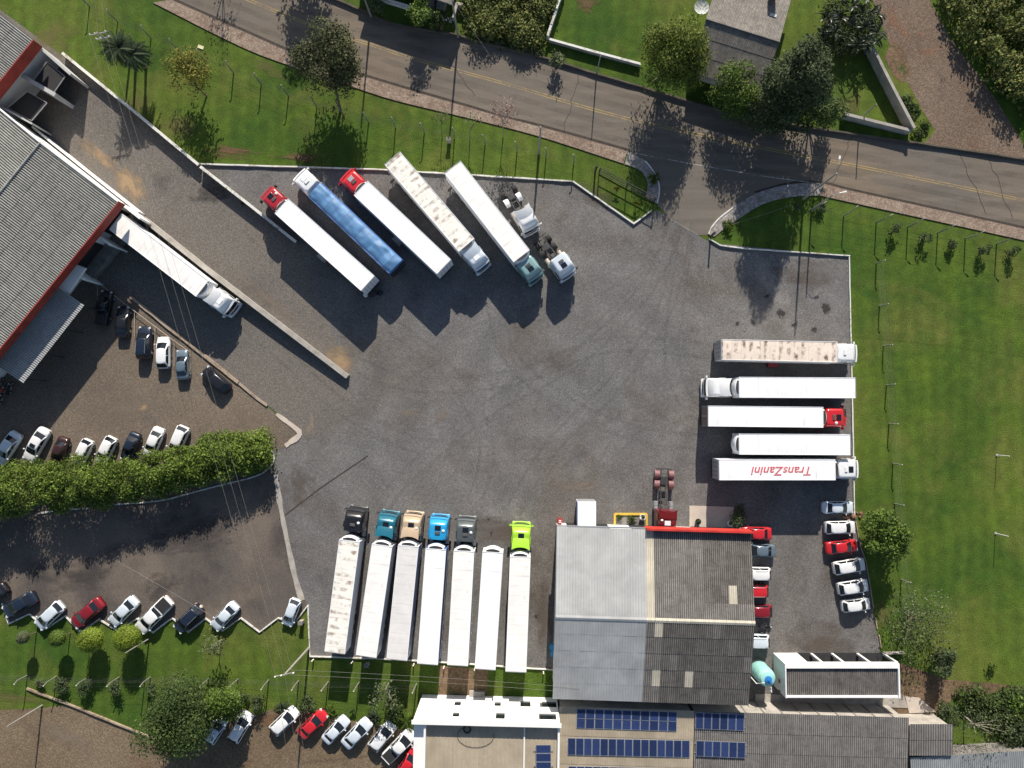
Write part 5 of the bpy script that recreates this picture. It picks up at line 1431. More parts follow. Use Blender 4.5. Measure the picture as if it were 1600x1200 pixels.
def tractor(root, nose, color, hi=True, hatch='dark', defl=True, dome=False, ac=True, tailx=None, guards=None, tanks='galv', visor=None, bumper=None, rails=True, low=False):
    """cab-over tractor with its nose at x = nose"""
    pt = PAINT[color]; n = nose
    zt = 3.05 if low else 3.62
    b = n - 2.75
    m = MB()
    m.rings([rrect(b, n, 1.20, .55, .14, .06), rrect(b, n, 1.24, 1.0, .14, .09), rrect(b, n - .0, 1.24, 1.65, .14, .09), rrect(b, n - .18, 1.22, 2.75, .16, .09),
             rrect(b, n - .34, 1.19, 3.0, .2, .08), rrect(b, n - .62 if not low else n - .5, 1.12, zt - .15, .24, .05), rrect(b + .05, n - .82, 1.0, zt, .26, .03), rrect(b + .25, n - 1.0, .8, zt + .03, .26, 0)])
    cab = m.build('cab', pt, root, True, angle=50)
    # windscreen
    def scr(z0, z1, xa, xb, y0, y1, off):
        vs = []; k = 8
        for z, x, y in ((z0, xa, y0), (z1, xb, y1)):
            for i in range(k + 1):
                s = i / k * 2 - 1; vs.append((x + off + .09 * (1 - (s * .93) ** 2), y * s, z))
        return vs, [(i, i + 1, k + 2 + i, k + 1 + i) for i in range(k)]
    m = MB().add(*scr(1.72, 2.72, n - .012, n - .175, 1.05, 1.02, .016)); m.build('windscreen', MAT['glass'], cab, True)
    m = MB(); v, f = scr(2.84, 2.94, n + .02, n - .22, 1.1, 1.14, 0); m.add(v, f)
    v2 = [(x, y, z - .05) for x, y, z in v]; m.add(v2, [q[::-1] for q in f]); m.build('sun_visor', PAINT[visor] if visor else pt, cab, True)
    m = MB(); v, f = scr(.75, 1.35, n + .01, n + .01, .85, .85, .01); m.add(v, f); m.build('grille', MAT['dark_metal'], cab)
    m = MB(); m.rings([rrect(n - .5, n + .12, 1.22, .32, .14, .08), rrect(n - .5, n + .14, 1.25, .5, .14, .08), rrect(n - .5, n + .14, 1.25, .78, .14, .08), rrect(n - .5, n + .06, 1.2, .86, .14, .08)])
    m.build('bumper', PAINT[bumper] if bumper else pt, cab, True)
    for s in (-1, 1):
        m = MB(); m.box((n + .12, s * .92, .66), (.14, .42, .2), R(-14 * s)); m.build('headlight', MAT['lamp'], cab)
        m = MB(); m.box((n - .12, s * 1.42, 2.15), (.16, .3, .62), R(10 * s)); m.tube([(n - .2, s * 1.18, 2.6), (n - .12, s * 1.42, 2.5)], .025, 4); m.build('mirror', pt if color in ('white', 'lime', 'red') else MAT['dark_metal'], cab)
        vs = [(n - 1.35, s * 1.252, 1.75), (n - .3, s * 1.252, 1.75), (n - .42, s * 1.236, 2.6), (n - 1.3, s * 1.236, 2.6)]
        m = MB().add(vs, [(0, 1, 2, 3)] if s < 0 else [(3, 2, 1, 0)]); m.build('side_window', MAT['glass'], cab)
        m = MB(); m.box((n - 1.1, s * 1.14, .45), (.7, .22, .12)); m.box((n - .45, s * 1.17, .5), (.35, .14, .3)); m.build('step', MAT['dark_metal'], cab)
        m = MB(); m.box((n - 1.9, s * 1.21, 2.2), (.75, .06, 2.4)); m.build('side_fairing', pt, cab)
    if hatch:
        m = MB(); m.box((n - 1.22, 0, zt + .055), (.62, .78, .05), top=.94); m.build('roof_hatch', MAT['glass'] if hatch == 'dark' else MAT['body_white'] if hatch == 'white' else MAT['galv'], cab)
    if ac and not defl:
        m = MB(); m.box((n - 1.85, 0, zt + .08), (.36, .7, .14), top=.85); m.build('roof_cooler', MAT['frame_grey'] if color != 'white' else pt, cab)
    if dome:
        m = MB(); m.lathe([(.19, 0), (.19, .04), (.15, .12), (.08, .17), (.01, .19)], n=14); m.build('antenna_dome', MAT['white_wall'], cab, True, (n - 1.55, -.72, zt + .0))
    if defl:
        m = MB(); k = 8; vs = []
        for x, z, y, cv in ((n - 1.35, zt + .0, .95, 0), (n - 1.9, zt + .26, 1.08, 0), (n - 2.95, zt + .42, 1.16, .34)):
            for i in range(k + 1):
                s = i / k * 2 - 1; vs.append((x + cv * (1 - s * s), y * s, z - .10 * s * s))
        fs = []
        for r_ in range(2):
            for i in range(k): fs.append((r_ * (k + 1) + i, r_ * (k + 1) + i + 1, (r_ + 1) * (k + 1) + i + 1, (r_ + 1) * (k + 1) + i)[::-1])
        m.add(vs, fs)
        o_ = len(vs) - (k + 1)
        skirt = [(x, y, z - .28) for x, y, z in vs[o_:]]
        m.add(vs[o_:] + skirt, [(i, i + 1, k + 2 + i, k + 1 + i)[::-1] for i in range(k)])
        m.build('roof_deflector', pt, cab, True)
    # chassis
    tx = tailx if tailx is not None else n - 6.3
    m = MB()
    for s in (-.42, .42): m.box(((n - .8 + tx) / 2, s, .92), (n - .8 - tx, .1, .26))
    for t in (.1, .3, .5, .7, .95): m.box((tx + (n - 2.3 - tx) * t, 0, .92), (.14, .84, .18))
    m.box((n - 2.75, 0, 1.2), (.7, .8, .55)); m.box((n - 3.5, .0, 1.0), (.5, .5, .2))
    ch = m.build('chassis', MAT['frame_grey'], root)
    m = MB(); fx = tx + 1.55; m.add([(fx - .55, -.45, 1.12), (fx + .45, -.45, 1.16), (fx + .45, .45, 1.16), (fx - .55, .45, 1.12), (fx - .55, -.12, 1.12), (fx - .1, 0, 1.15), (fx - .55, .12, 1.12)], [(0, 1, 5, 4), (1, 2, 5), (2, 3, 6, 5)]); 
    m.box((fx, 0, 1.08), (.9, .85, .06)); m.build('fifth_wheel', MAT['dark_metal'], ch)
    for s in (-1, 1):
        wheel_part(ch, WH_TRUCK, (n - 1.35, s * 1.02, .52))
        for x in (tx + .75, tx + 2.05): wheel_part(ch, WH_DUAL, (x, s * .93, .52))
        for i, x in enumerate((n - 2.75, n - 3.35)):
            mm = MB(); mm.rings([[(x + dx, s * .98 + .3 * math.cos(2 * math.pi * k / 12), .72 + .3 * math.sin(2 * math.pi * k / 12)) for k in range(12)] for dx in (-.28, -.26, .26, .28)]); mm.build('fuel_tank', MAT[tanks], ch, True)
        if guards:
            for x in (tx + .75, tx + 2.05) if guards[1] else (tx + 2.05,):
                mm = MB(); rr = .62
                mm.rings([[(x + rr * math.cos(R(a)), s * .93 + y, .52 + rr * math.sin(R(a))) for a in range(15, 170, 22)] for y in (-.33, .33)], cap0=False, cap1=False, close=False); 
                mm.rings([[(x + (rr - .03) * math.cos(R(a)), s * .93 + y, .52 + (rr - .03) * math.sin(R(a))) for a in range(15, 170, 22)] for y in (.33, -.33)], cap0=False, cap1=False, close=False)
                mm.build('mudguard', guards[0], ch, True)
    if tailx is not None:
        m = MB(); m.box((tx - .02, 0, .75), (.12, 2.2, .14)); m.build('rear_bumper', MAT['dark_metal'], ch)
        for s in (-1, 1):
            m = MB(); m.box((tx - .03, s * .85, .76), (.12, .36, .10)); m.build('taillight', MAT['tail'], ch)
    return cab

def lorry(label, front, rear, nose=None, cab=None, z1=4.15, trl=None, group='lorries in the yard', D=None, nh=None):
    if nh is None: nh = .8 if group == GB or group == 'docked lorries' or (front[1] > rear[1] + 50) else 3.5
    F, Rr = P(*front, z1), P(*rear, z1)
    d = flat2(F - Rr); L = d.length; d.normalize()
    name = 'semi_truck' if cab else 'semi_trailer'
    root = empty(name, flat2(F), math.atan2(d.y, d.x)); tag(root, label, 'lorry' if cab else 'trailer', group)
    body = trailer(root, L, 0.0, z1=z1, **(trl or {}))
    if cab:
        if D is None:
            D = flat2(P(*nose, nh) - F).dot(d)
        D = max(2.95, min(3.8, D))
        tractor(root, D, **cab)
    return root, body, L, D

GT = 'lorries slanting along the top kerb'; GR = 'lorries lying across the right yard'; GB = 'lorries backed to the bottom kerb'
wh = MAT['body_white']
lorry('red-cabbed lorry with clean white trailer, farthest left of the slanting row', (440, 322), (575, 443), (413, 297), dict(color='cherry', defl=False, hatch='dark', dome=True), trl=dict(box=(1, MAT['concrete']), rearcol=wh), group=GT)
lorry('lorry with white cab and blue tarpaulin over its trailer', (492, 296), (618, 416), (464, 270), dict(color='white', defl=False, hatch='white'), 3.5, dict(kind='tarp', fridge=False, side='body_blue', W=2.55), group=GT)
lorry('bright red-cabbed lorry with white trailer, right of the blue tarpaulin', (564, 294), (694, 417), (537, 271), dict(color='red', defl=False, hatch='galv'), trl=dict(box=(1, MAT['concrete'])), group=GT)
lorry('silver-cabbed lorry whose cream trailer roof is spotted with rows of stains', (729, 383), (613, 247), (759, 418), dict(color='silver', hatch='white', defl=True), trl=dict(roofm='roof_stain', fridge=True), group=GT)
lorry('pale teal-cabbed lorry with a long clean cream trailer, right end of the slanting row', (815, 400), (707, 261), (839, 437), dict(color='paleteal', hatch='dark', defl=False, ac=True), trl=dict(roofm='roof_cream', fridge=True), group=GT)
lorry('white-cabbed lorry backed into the warehouse dock beside the grey divider wall', (316, 451), (180, 346), (369, 480), dict(color='white', hatch='white', defl=True), trl=dict(roofm='roof_cream', fridge=True), group='docked lorries', D=3.9)
lorry('lorry with rust-blotched cream trailer roof and white cab, topmost at the right', (1308, 550), (1127, 546), (1342, 555), dict(color='white', hatch=None, defl=False), trl=dict(roofm='roof_rust', fridge=False, rearcol=MAT['galv'], box=(-1, PAINT['darkred'])), group=GR)
lorry('white lorry whose cab points left, second from top at the right', (1155, 605), (1337, 606), (1096, 606), dict(color='white', hatch=None, defl=True), trl=dict(fridge=True), group=GR, D=3.9)
lorry('red-cabbed lorry with white trailer lying across the right yard', (1286, 652), (1106, 650), (1325, 652), dict(color='red', hatch='dark', defl=False, dome=True), trl=dict(fridge=True, rearcol=PAINT['brown']), group=GR)
lorry('white trailer without a cab between the red-cabbed and the lettered lorry', (1155, 694), (1329, 695), trl=dict(fridge=True), group=GR, z1=4.1)
r13, b13, L13, D13 = lorry('white lorry with red lettering on its trailer roof, lowest at the right', (1305, 734), (1123, 734), (1344, 733), dict(color='white', hatch='dark', defl=False), trl=dict(fridge=True, rearcol=MAT['galv']), group=GR)
lorry('black-cabbed lorry with dirty speckled trailer roof, leftmost of the bottom row', (546, 845), (523, 1020), (557, 791), dict(color='black', hatch=None, defl=False, ac=True, dome=True), trl=dict(roofm='roof_stain', side='body_white'), group=GB)
lorry('dark teal-cabbed lorry, second from left in the bottom row', (597, 852), (572, 1026), (608, 797), dict(color='teal', hatch='dark', defl=True, dome=True), trl=dict(roofm='roof_cream'), group=GB)
lorry('beige-cabbed lorry with a greyish trailer roof in the bottom row', (638, 853), (620, 1031), (649, 801), dict(color='beige', hatch='dark', defl=True, dome=True), trl=dict(roofm='roof_grey'), group=GB)
lorry('bright blue-cabbed lorry with a blue-sided trailer in the bottom row', (681, 858), (668, 1038), (688, 805), dict(color='sky', hatch='dark', defl=False, ac=True, dome=True), trl=dict(side='body_blue'), group=GB)
lorry('dark grey-cabbed lorry between the blue cab and the cabless trailer', (725, 861), (715, 1040), (731, 808), dict(color='iron', hatch='dark', defl=False, ac=True, dome=True), trl=dict(roofm='roof_cream'), group=GB)
lorry('white trailer without a cab between the grey-cabbed and lime-cabbed lorries', (770, 863), (758, 1046), group=GB)
lorry('lime green-cabbed lorry at the right end of the bottom row', (813, 870), (806, 1050), (815, 817), dict(color='lime', hatch='dark', defl=True), group=GB, trl=dict(roofm='roof_cream'))

# red lettering on the roof of the lowest lorry at the right
cu = bpy.data.curves.new('roof_lettering', 'FONT'); cu.body = 'TransZanini'; cu.size = 1.55; cu.shear = 0.25; cu.offset = 0.022; cu.space_character = 1.02
cu.align_x = 'CENTER'; cu.align_y = 'CENTER'; cu.extrude = 0.003
to = bpy.data.objects.new('roof_lettering_curve', cu); col.objects.link(to)
dg = bpy.context.evaluated_depsgraph_get()
tm = bpy.data.meshes.new_from_object(to.evaluated_get(dg)); tm.name = 'roof_lettering'
bpy.data.objects.remove(to)
tm.materials.clear(); tm.materials.append(paint('faded_red_lettering', (0.55, 0.10, 0.12), (0.70, 0.50, 0.48), 0.52))
put('roof_lettering', tm, b13, (-L13 * .455, -.1, 4.15 + .062), (0, 0, math.pi))

def bobtail(label, nose, tail, cab):
    n, t = P(*nose, 2.9), P(*tail, .8)
    d = flat2(n - t); L = d.length; d.normalize()
    root = empty('tractor_unit', flat2(t), math.atan2(d.y, d.x)); tag(root, label, 'tractor unit', 'lorry tractors without trailers')
    return tractor(root, L, tailx=0.0, **cab), root, L
bobtail('white tractor unit without trailer, white mudguards, beside the last slanting lorry', (831, 357), (790, 292), dict(color='white', hatch=None, defl=True, guards=(MAT['body_white'], False), tanks='concrete'))
bobtail('silver-white tractor unit without trailer and with bare rear wheels, lower of the two', (889, 428), (843, 371), dict(color='silver', hatch='dark', defl=False, ac=True, tanks='slab'))
pinkg = plain('faded_red_guard', (.20, .085, .09), .6)
bobtail('maroon tractor unit without trailer parked nose-in at the red workshop parapet', (1041, 831), (1038, 733), dict(color='maroon', hatch='white', defl=True, dome=True, guards=(pinkg, True), tanks='galv'))

# box van body standing nose-in under the workshop roof
F, Rr = P(917, 838, 3.3), P(917, 784, 3.3); d = flat2(F - Rr); L = d.length
root = empty('box_van', flat2(F), math.atan2(d.y, d.x)); tag(root, 'small white box van standing half under the pale metal workshop roof', 'van')
m = MB(); m.box((-L / 2, 0, 1.95), (L, 2.35, 2.7)); bx = m.build('cargo_box', MAT['body_white'], root)
m = MB(); m.box((-L / 2, 0, 3.32), (L - .1, 2.25, .05)); m.build('roof_panel', MAT['roof_clean'], bx)
m = MB(); m.box((-L - .03, 0, 1.9), (.05, 2.2, 2.5)); m.build('rear_door', MAT['galv'], bx)
for s in (-1, 1):
    m = MB(); m.box((-L / 2, s * 1.19, 1.7), (L - .2, .03, 1.8)); m.build('side_panel', MAT['body_blue'], bx)
m = MB(); m.rings([rrect(.15, 1.9, 1.0, .5), rrect(.15, 1.95, 1.05, 1.2), rrect(.15, 1.5, .98, 2.1), rrect(.3, 1.3, .85, 2.25)]); m.build('cab', PAINT['white'], root, True)
for x in (-L + 1.1, 1.0):
    for s in (-1, 1): wheel(root, WH_SUV, (x, s * .95, .37))
# ------------------------------------------------------------------ vegetation
import numpy as np
def leaf_mesh(name, lobes, n, size, mat, seed, flat=0.55, inner=0.5, asp=0.6):
    """leaf-sized faces spread over and through a set of lobes (cx,cy,cz,rx,ry,rz)"""
    rg = np.random.default_rng(seed)
    lb = np.array(lobes, float)
    wgt = (lb[:, 3] * lb[:, 4] * lb[:, 5]) ** (2 / 3); wgt /= wgt.sum()
    idx = rg.choice(len(lb), n, p=wgt)
    d = rg.normal(size=(n, 3)); d /= np.linalg.norm(d, axis=1)[:, None]
    d[:, 2] = np.where(d[:, 2] < -0.35, -d[:, 2], d[:, 2])
    rr = 1 - inner * rg.random(n) ** 1.6
    rr *= 1 + 0.10 * rg.normal(size=n)
    c = lb[idx, :3] + d * lb[idx, 3:] * rr[:, None]
    c[:, 2] = np.maximum(c[:, 2], 0.06)
    nn = d * flat + rg.normal(size=(n, 3)) * (1 - flat) * 0.9; nn[:, 2] += 0.25
    nn /= np.linalg.norm(nn, axis=1)[:, None]
    r = rg.normal(size=(n, 3)); t = np.cross(nn, r); t /= np.linalg.norm(t, axis=1)[:, None]
    b = np.cross(nn, t)
    s = size * (0.42 + 1.35 * rg.random(n) ** 1.8)[:, None]
    v = np.empty((n, 4, 3))
    v[:, 0] = c - t * s * .5; v[:, 1] = c + b * s * asp * .5 - nn * s * .08; v[:, 2] = c + t * s * .5; v[:, 3] = c - b * s * asp * .5 - nn * s * .08
    me = bpy.data.meshes.new(name)
    me.vertices.add(4 * n); me.vertices.foreach_set('co', v.reshape(-1))
    me.loops.add(4 * n); me.loops.foreach_set('vertex_index', np.arange(4 * n, dtype=np.int32))
    me.polygons.add(n); me.polygons.foreach_set('loop_start', np.arange(0, 4 * n, 4, dtype=np.int32))
    me.update(calc_edges=True); me.materials.append(mat)
    return me

def lobes_in(c, rx, ry, rz, k, seed, f=(.38, .6), cone=0.0):
    rg = random.Random(seed); out = []
    for i in range(k):
        a = rg.uniform(0, 6.283); u = rg.random() ** .5 * .72; z = rg.uniform(-.55, .62)
        q = rg.uniform(*f)
        if cone:
            z = rg.random() ** 1.3 * 1.75 - .85; kk = 1 - cone * (z + .85) / 1.85; u *= kk * 1.15; q *= .45 + .55 * kk
            out.append((c[0] + math.cos(a) * u * rx, c[1] + math.sin(a) * u * ry, c[2] + z * rz, rx * q, ry * q, rx * q)); continue
        out.append((c[0] + math.cos(a) * u * rx, c[1] + math.sin(a) * u * ry, c[2] + z * rz, rx * q, ry * q, rz * q * 1.1))
    return out

def tree(label, base, crown, hc, r, rz, mat, n=5000, size=.34, k=16, name='tree', cat='tree', bark='bark', seed=None, group=None, trunk_r=.17, ell=1.0, f=(.38, .6), flat=.55, spread=.7, cone=0.0):
    """base and crown as survey points; crown centre at height hc"""
    seed = seed if seed is not None else int(base[0] * 7 + base[1])
    b = P(*base); c = P(*crown, hc) - b
    root = empty(name, b); tag(root, label, cat, group)
    lo = lobes_in(c, r, r * ell, rz, k, seed, f, cone)
    m = MB(); fork = c * .45; fork.z = max(.3, (hc - rz) * .75 + .1)
    m.tube([(0, 0, 0), fork * .5 + Vector((0, 0, 0)), fork], [trunk_r * 1.25, trunk_r, trunk_r * .8], 7)
    for i, l in enumerate(lo[:max(5, k // 2)]):
        e = Vector(l[:3]); mid = fork.lerp(e, .55) + Vector((0, 0, -.1 * hc * .3))
        m.tube([fork, mid, e], [trunk_r * .6, trunk_r * .38, trunk_r * .12], 5)
    m.build('trunk', MAT[bark], root, True)
    put('crown', leaf_mesh('crown', lo, n, size, MAT[mat], seed, flat), root)
    return root

def bush(label, base, r, h, mat, n=500, size=.2, group=None, name='shrub', cat='shrub', seed=None, k=7, ell=1.0):
    seed = seed if seed is not None else int(base[0] * 3 + base[1] * 5)
    b = P(*base); root = empty(name, b); tag(root, label, cat, group)
    lo = lobes_in((0, 0, h * .55), r, r * ell, h * .5, k, seed, (.5, .7))
    m = MB()
    for i, l in enumerate(lo[:4]): m.tube([(0, 0, 0), Vector(l[:3]) * .5, l[:3]], [.05, .035, .015], 4)
    m.build('stem', MAT['bark'], root); put('foliage', leaf_mesh('foliage', lo, n, size, MAT[mat], seed), root)
    return root

tree('olive-leaved roadside tree leaning over the pavement, upper left', (532, 174), (514, 93), 5.6, 4.2, 2.8, 'leaf_olive', 17000, .26, 24, spread=1)
tree('sparse yellow-green tree on the upper left grass', (323, 150), (288, 116), 4.0, 3.5, 1.7, 'leaf_yellow', 3400, .25, 15, trunk_r=.10, f=(.35, .6))
tree('large yellow-green tree overhanging the road left of the house', (1024, 126), (1050, 92), 5.6, 4.3, 4.6, 'leaf_lime', 26000, .25, 28, f=(.42, .62))
tree('small rounded green tree in front of the dark house slope', (1130, 163), (1150, 140), 4.2, 3.0, 3.2, 'leaf_bright', 8500, .25, 16, f=(.45, .68))
tree('tall dark green tree right of the house, its shadow reaching the yard', (1204, 186), (1244, 132), 7.8, 5.0, 7.2, 'leaf_dark', 36000, .29, 64, trunk_r=.3, f=(.34, .5), cone=.62)
tree('bushy green tree at the road edge, right of the tall dark tree', (1262, 192), (1284, 172), 3.4, 2.6, 2.8, 'leaf', 6000, .27, 14)
tree('clumpy bright green tree on the lawn beside the right yard edge', (1366, 848), (1381, 835), 3.0, 3.3, 2.4, 'leaf_bright', 10000, .28, 20, f=(.30, .46))
tree('pale feathery grey-green tree on the lawn near the white outbuilding', (1418, 960), (1437, 975), 2.6, 4.6, 1.9, 'leaf_grey', 3200, .2, 18, trunk_r=.1, f=(.4, .6))
tree('dark green shrubby tree at the end of the white outbuilding', (1462, 1022), (1474, 1034), 2.2, 1.9, 1.9, 'leaf_dark', 1700, .3, 9)
tree('big round dark green tree over the dirt lot, bottom left', (318, 1086), (287, 1112), 4.6, 4.4, 4.2, 'leaf', 38000, .24, 34, trunk_r=.25, f=(.40, .6))
tree('lighter green tree adjoining the big round tree', (374, 1082), (350, 1096), 3.6, 2.4, 2.4, 'leaf_bright', 6000, .24, 12)
tree('small pink-grey leafless tree beside the upper pavement', (786, 214), (785, 172), 4.6, 2.3, 1.3, 'leaf_pink', 600, .2, 12, trunk_r=.06, bark='bark_pale')
tree('thin sapling on the grass behind the upper fence', (691, 216), (688, 178), 3.6, 1.3, 1.0, 'leaf_grey', 200, .18, 8, trunk_r=.05)
tree('thin almost bare sapling next to the pink tree', (734, 224), (735, 186), 3.8, 1.4, 1.0, 'leaf_grey', 180, .18, 8, trunk_r=.05)
tree('roadside bush-tree in front of the white balustrade, left one', (660, 42), (654, 22), 2.6, 2.1, 1.8, 'leaf_bright', 2200, .26, 9)
tree('roadside bush-tree in front of the white balustrade, right one', (690, 48), (688, 34), 2.0, 1.7, 1.4, 'leaf', 1500, .26, 8)
tree('tree beyond the top edge throwing its shadow over the road', (486, -62), (475, -125), 6.0, 3.6, 3.8, 'leaf_dark', 4200, .4, 14)
tree('thin bare tree beyond the top edge with a faint road shadow', (352, -48), (330, -100), 5.0, 2.6, 2.0, 'leaf_grey', 500, .22, 12, trunk_r=.09)
tree('bare tree with pale branches on the grass below the zigzag kerb', (346, 1000), (331, 1006), 3.0, 1.9, .9, 'leaf_grey', 420, .24, 12, trunk_r=.07, bark='bark_pale')
tree('thin tree with pale bare branches behind the bottom trailers', (613, 1076), (602, 1088), 3.4, 2.2, 1.0, 'leaf_grey', 520, .26, 14, trunk_r=.08, bark='bark_pale')
tree('leafless pale-branched shrub by the grey shed, lower right', (1506, 1118), (1538, 1146), 3.6, 4.2, 1.3, 'leaf_grey', 900, .2, 26, trunk_r=.09, bark='bark_pale')

# clipped ball shrubs on stems
def topiary(label, base, crown, hc, r, mat):
    b = P(*base); c = P(*crown, hc) - b
    root = empty('clipped_shrub', b); tag(root, label, 'clipped shrub', 'clipped ball shrubs below the zigzag kerb')
    m = MB(); m.tube([(0, 0, 0), (c.x * .5, c.y * .5, hc * .5), c], [.08, .07, .06], 6); m.build('stem', MAT['bark'], root)
    put('crown', leaf_mesh('crown', [(c.x, c.y, c.z, r, r, r * .95)], int(4200 * r), .15, MAT[mat], int(base[0]), .85, .12), root)
    m = MB(); m.lathe([(r * .3, -r * .78), (r * .7, -r * .55), (r * .86, 0), (r * .7, r * .5), (r * .3, r * .74), (.02, r * .8)], c, 14); m.build('crown_core', MAT['leaf_dark'], root, True)
topiary('smallest clipped shrub, pale and leftmost under the zigzag kerb', (57, 988), (36, 996), 2.6, .75, 'leaf_grey')
topiary('medium clipped dark green ball shrub, second from the left edge', (110, 989), (90, 997), 2.6, 1.0, 'leaf_bright')
topiary('large lime clipped ball shrub, third from the left edge', (160, 990), (142, 1000), 2.5, 1.5, 'leaf_topiary')
topiary('large lime clipped ball shrub beside the slim pale pole', (216, 988), (199, 997), 2.6, 1.6, 'leaf_topiary')

# the long hedge
spine = smooth_line([(-40, 767), (20, 765), (90, 758), (160, 752), (230, 741), (300, 727), (350, 715), (390, 706), (416, 703)], 4)
root = empty('hedge', P(200, 755)); tag(root, 'long bright green hedge between the two car parks', 'hedge')
lo = []; rg = random.Random(4); R0 = root.location
for i, p in enumerate(spine):
    t = i / (len(spine) - 1); hw = 3.9 - 1.5 * t; hh = 7.0 - 3.2 * t
    q = P(*p) - R0
    for k in range(11):
        s = rg.uniform(-1, 1)
        rr = rg.choice((.55, .7, .9, 1.15, 1.5))
        lo.append((q.x + rg.uniform(-.9, .9), q.y + s * hw * .78, hh * (1 - .45 * s * s) * rg.uniform(.72, 1.0) - rr * .6, rr, rr, rr * 1.1))
        if k < 5: lo.append((q.x + rg.uniform(-.9, .9), q.y + s * hw * .85, rg.uniform(.5, hh * .6), rr, rr, rr))
put('foliage', leaf_mesh('foliage', lo, 120000, .24, MAT['leaf_hedge'], 8, .5), root)
m = MB(); m.tube([(0, 0, 0), (.2, 0, 1.6), (-.1, .2, 2.8)], [.12, .09, .04], 5); stm = m.mesh('stem', MAT['bark'])
for p in spine[::2]:
    q = P(*p) - R0; put('stem', stm, root, (q.x, q.y, 0))

# rows of small shrubs
GF = 'small dark shrubs along the bottom fence'
for i, (b, r, h, mt, lab) in enumerate((((65, 1066), .7, .9, 'leaf_grey', 'small faded shrub nearest the left edge behind the bottom fence'), ((103, 1070), 1.1, 1.5, 'leaf_dark', 'dark shrub in the shade of the medium clipped ball'),
        ((143, 1069), 1.1, 1.5, 'leaf_dark', 'dark shrub in the shade of the third clipped ball'), ((186, 1070), .95, 1.6, 'leaf_dark', 'dark rounded shrub behind the fence below the fourth clipped ball'),
        ((241, 1072), .7, 1.3, 'leaf_dark', 'small dark shrub just left of the big round tree'), ((407, 1090), 1.1, 1.9, 'leaf_dark', 'dark oval shrub right of the big round tree'),
        ((482, 1097), 1.1, 1.6, 'leaf_dark', 'dark green shrub behind the red car on the dirt lot'), ((382, 1086), .8, 1.2, 'leaf_dark', 'little dark shrub squeezed beside the lighter green tree'),
        ((552, 1109), .35, .8, 'leaf', 'tiny green shrub behind the silver cars'), ((624, 1106), 1.5, 1.6, 'leaf', 'broad green shrub near the office corner'))):
    bush(lab, b, r, h, mt, int(520 * r * r + 150), .2, GF)
GW = 'small shrubs below the right-hand fence'
for b, lab in (((1393, 363), 'largest dark shrub below the right fence, leftmost of its row'), ((1440, 376), 'dark shrub second from left below the right fence'), ((1484, 383), 'dark shrub third from left below the right fence'),
               ((1530, 391), 'dark shrub fourth from left below the right fence'), ((1577, 397), 'dark shrub rightmost below the right fence')):
    bush(lab, b, .75 if b[0] > 1400 else .95, 1.5, 'leaf_dark', 420, .2, GW)
bush('dark plant with pale flowers beside the right island lamp pole', (1243, 326), .6, .9, 'leaf_dark', 300, .18)
bush('little bush at the foot of the shorter island lamp pole', (1282, 327), .7, .9, 'leaf_dark', 300, .18)
bush('leafy shrub at the workshop corner by the concrete pad', (1153, 803), 1.1, 1.5, 'leaf_dark', 900, .24, ell=1.6)
bush('small yellow-green shrub on the lawn, lower right', (1545, 1040), .8, .9, 'leaf_bright', 240, .2)
bush('rounded shrub at the bottom right beside the pale slab', (1478, 1108), 1.5, 1.6, 'leaf_dark', 1300, .22)
bush('green shrub row end near the right edge, bottom right', (1590, 1108), 2.2, 2.2, 'leaf_bright', 1600, .26)
bush('broad green shrub in the bottom right thicket', (1548, 1098), 2.6, 1.8, 'leaf', 2200, .26)
bush('dark green shrub at the right edge above the blue-grey roof', (1585, 1135), 2.6, 2.2, 'leaf_dark', 2200, .28)
bush('low green shrub between the pale slab and the thicket', (1508, 1094), 1.3, 1.1, 'leaf', 800, .22)
bush('dry tuft of tall stems at the roadside', (868, 104), 1.1, 2.6, 'leaf_grey', 420, .3, k=10)
bush('weedy shrub by the low wall of the house lawn', (742, 62), .9, .8, 'leaf', 300, .2)
bush('dark leaning shrub under the top left house corner', (592, 14), 1.3, 1.6, 'leaf_grey', 500, .24)

# palms and cycads
FROND = {}
def frond_mesh(L, droop, mat, w=.32, n=11):
    k = (L, droop, mat)
    if k in FROND: return FROND[k]
    m = MB(); pts = []
    for i in range(n + 1):
        t = i / n; pts.append((L * t * (1 - .12 * t), 0, L * (.42 * t - droop * t * t)))
    m.tube(pts, [.035 * (1 - .8 * i / n) + .006 for i in range(n + 1)], 3)
    for i in range(1, n + 1):
        x, _, z = pts[i]; ww = w * L * (.55 + .45 * math.sin(math.pi * min(1, i / n * 1.05))) * .6
        for s in (-1, 1):
            for q in (0, .5):
                xx = x - q * L / n; dx = L * .09
                m.add([(xx, 0, z), (xx + dx * .4, s * ww * .5, z + .05), (xx + dx * 1.6, s * ww, z - .10 * L * .3), (xx + dx * .9, s * ww * .45, z - .02)], [(0, 1, 2, 3)])
    FROND[k] = m.mesh('frond', MAT[mat]); return FROND[k]
def palm(label, base, top, h, L, n, mat='frond', droop=.62, name='palm_tree', cat='palm', group=None, tr=.16, seed=1):
    b = P(*base); root = empty(name, b); tag(root, label, cat, group)
    c = (P(*top, h) - b) if top else Vector((0, 0, h))
    m = MB(); m.tube([(0, 0, 0), c * .5, c], [tr * 1.3, tr, tr * .9], 8); m.build('trunk', MAT['bark'], root, True)
    rg = random.Random(seed + int(base[0]))
    me = frond_mesh(L, droop, mat)
    for i in range(n):
        put('frond', me, root, c, (R(rg.uniform(-12, 12)), R(rg.uniform(-28, 30)), 2 * math.pi * (i + rg.uniform(-.3, .3)) / n), tuple([rg.uniform(.8, 1.1)] * 3))
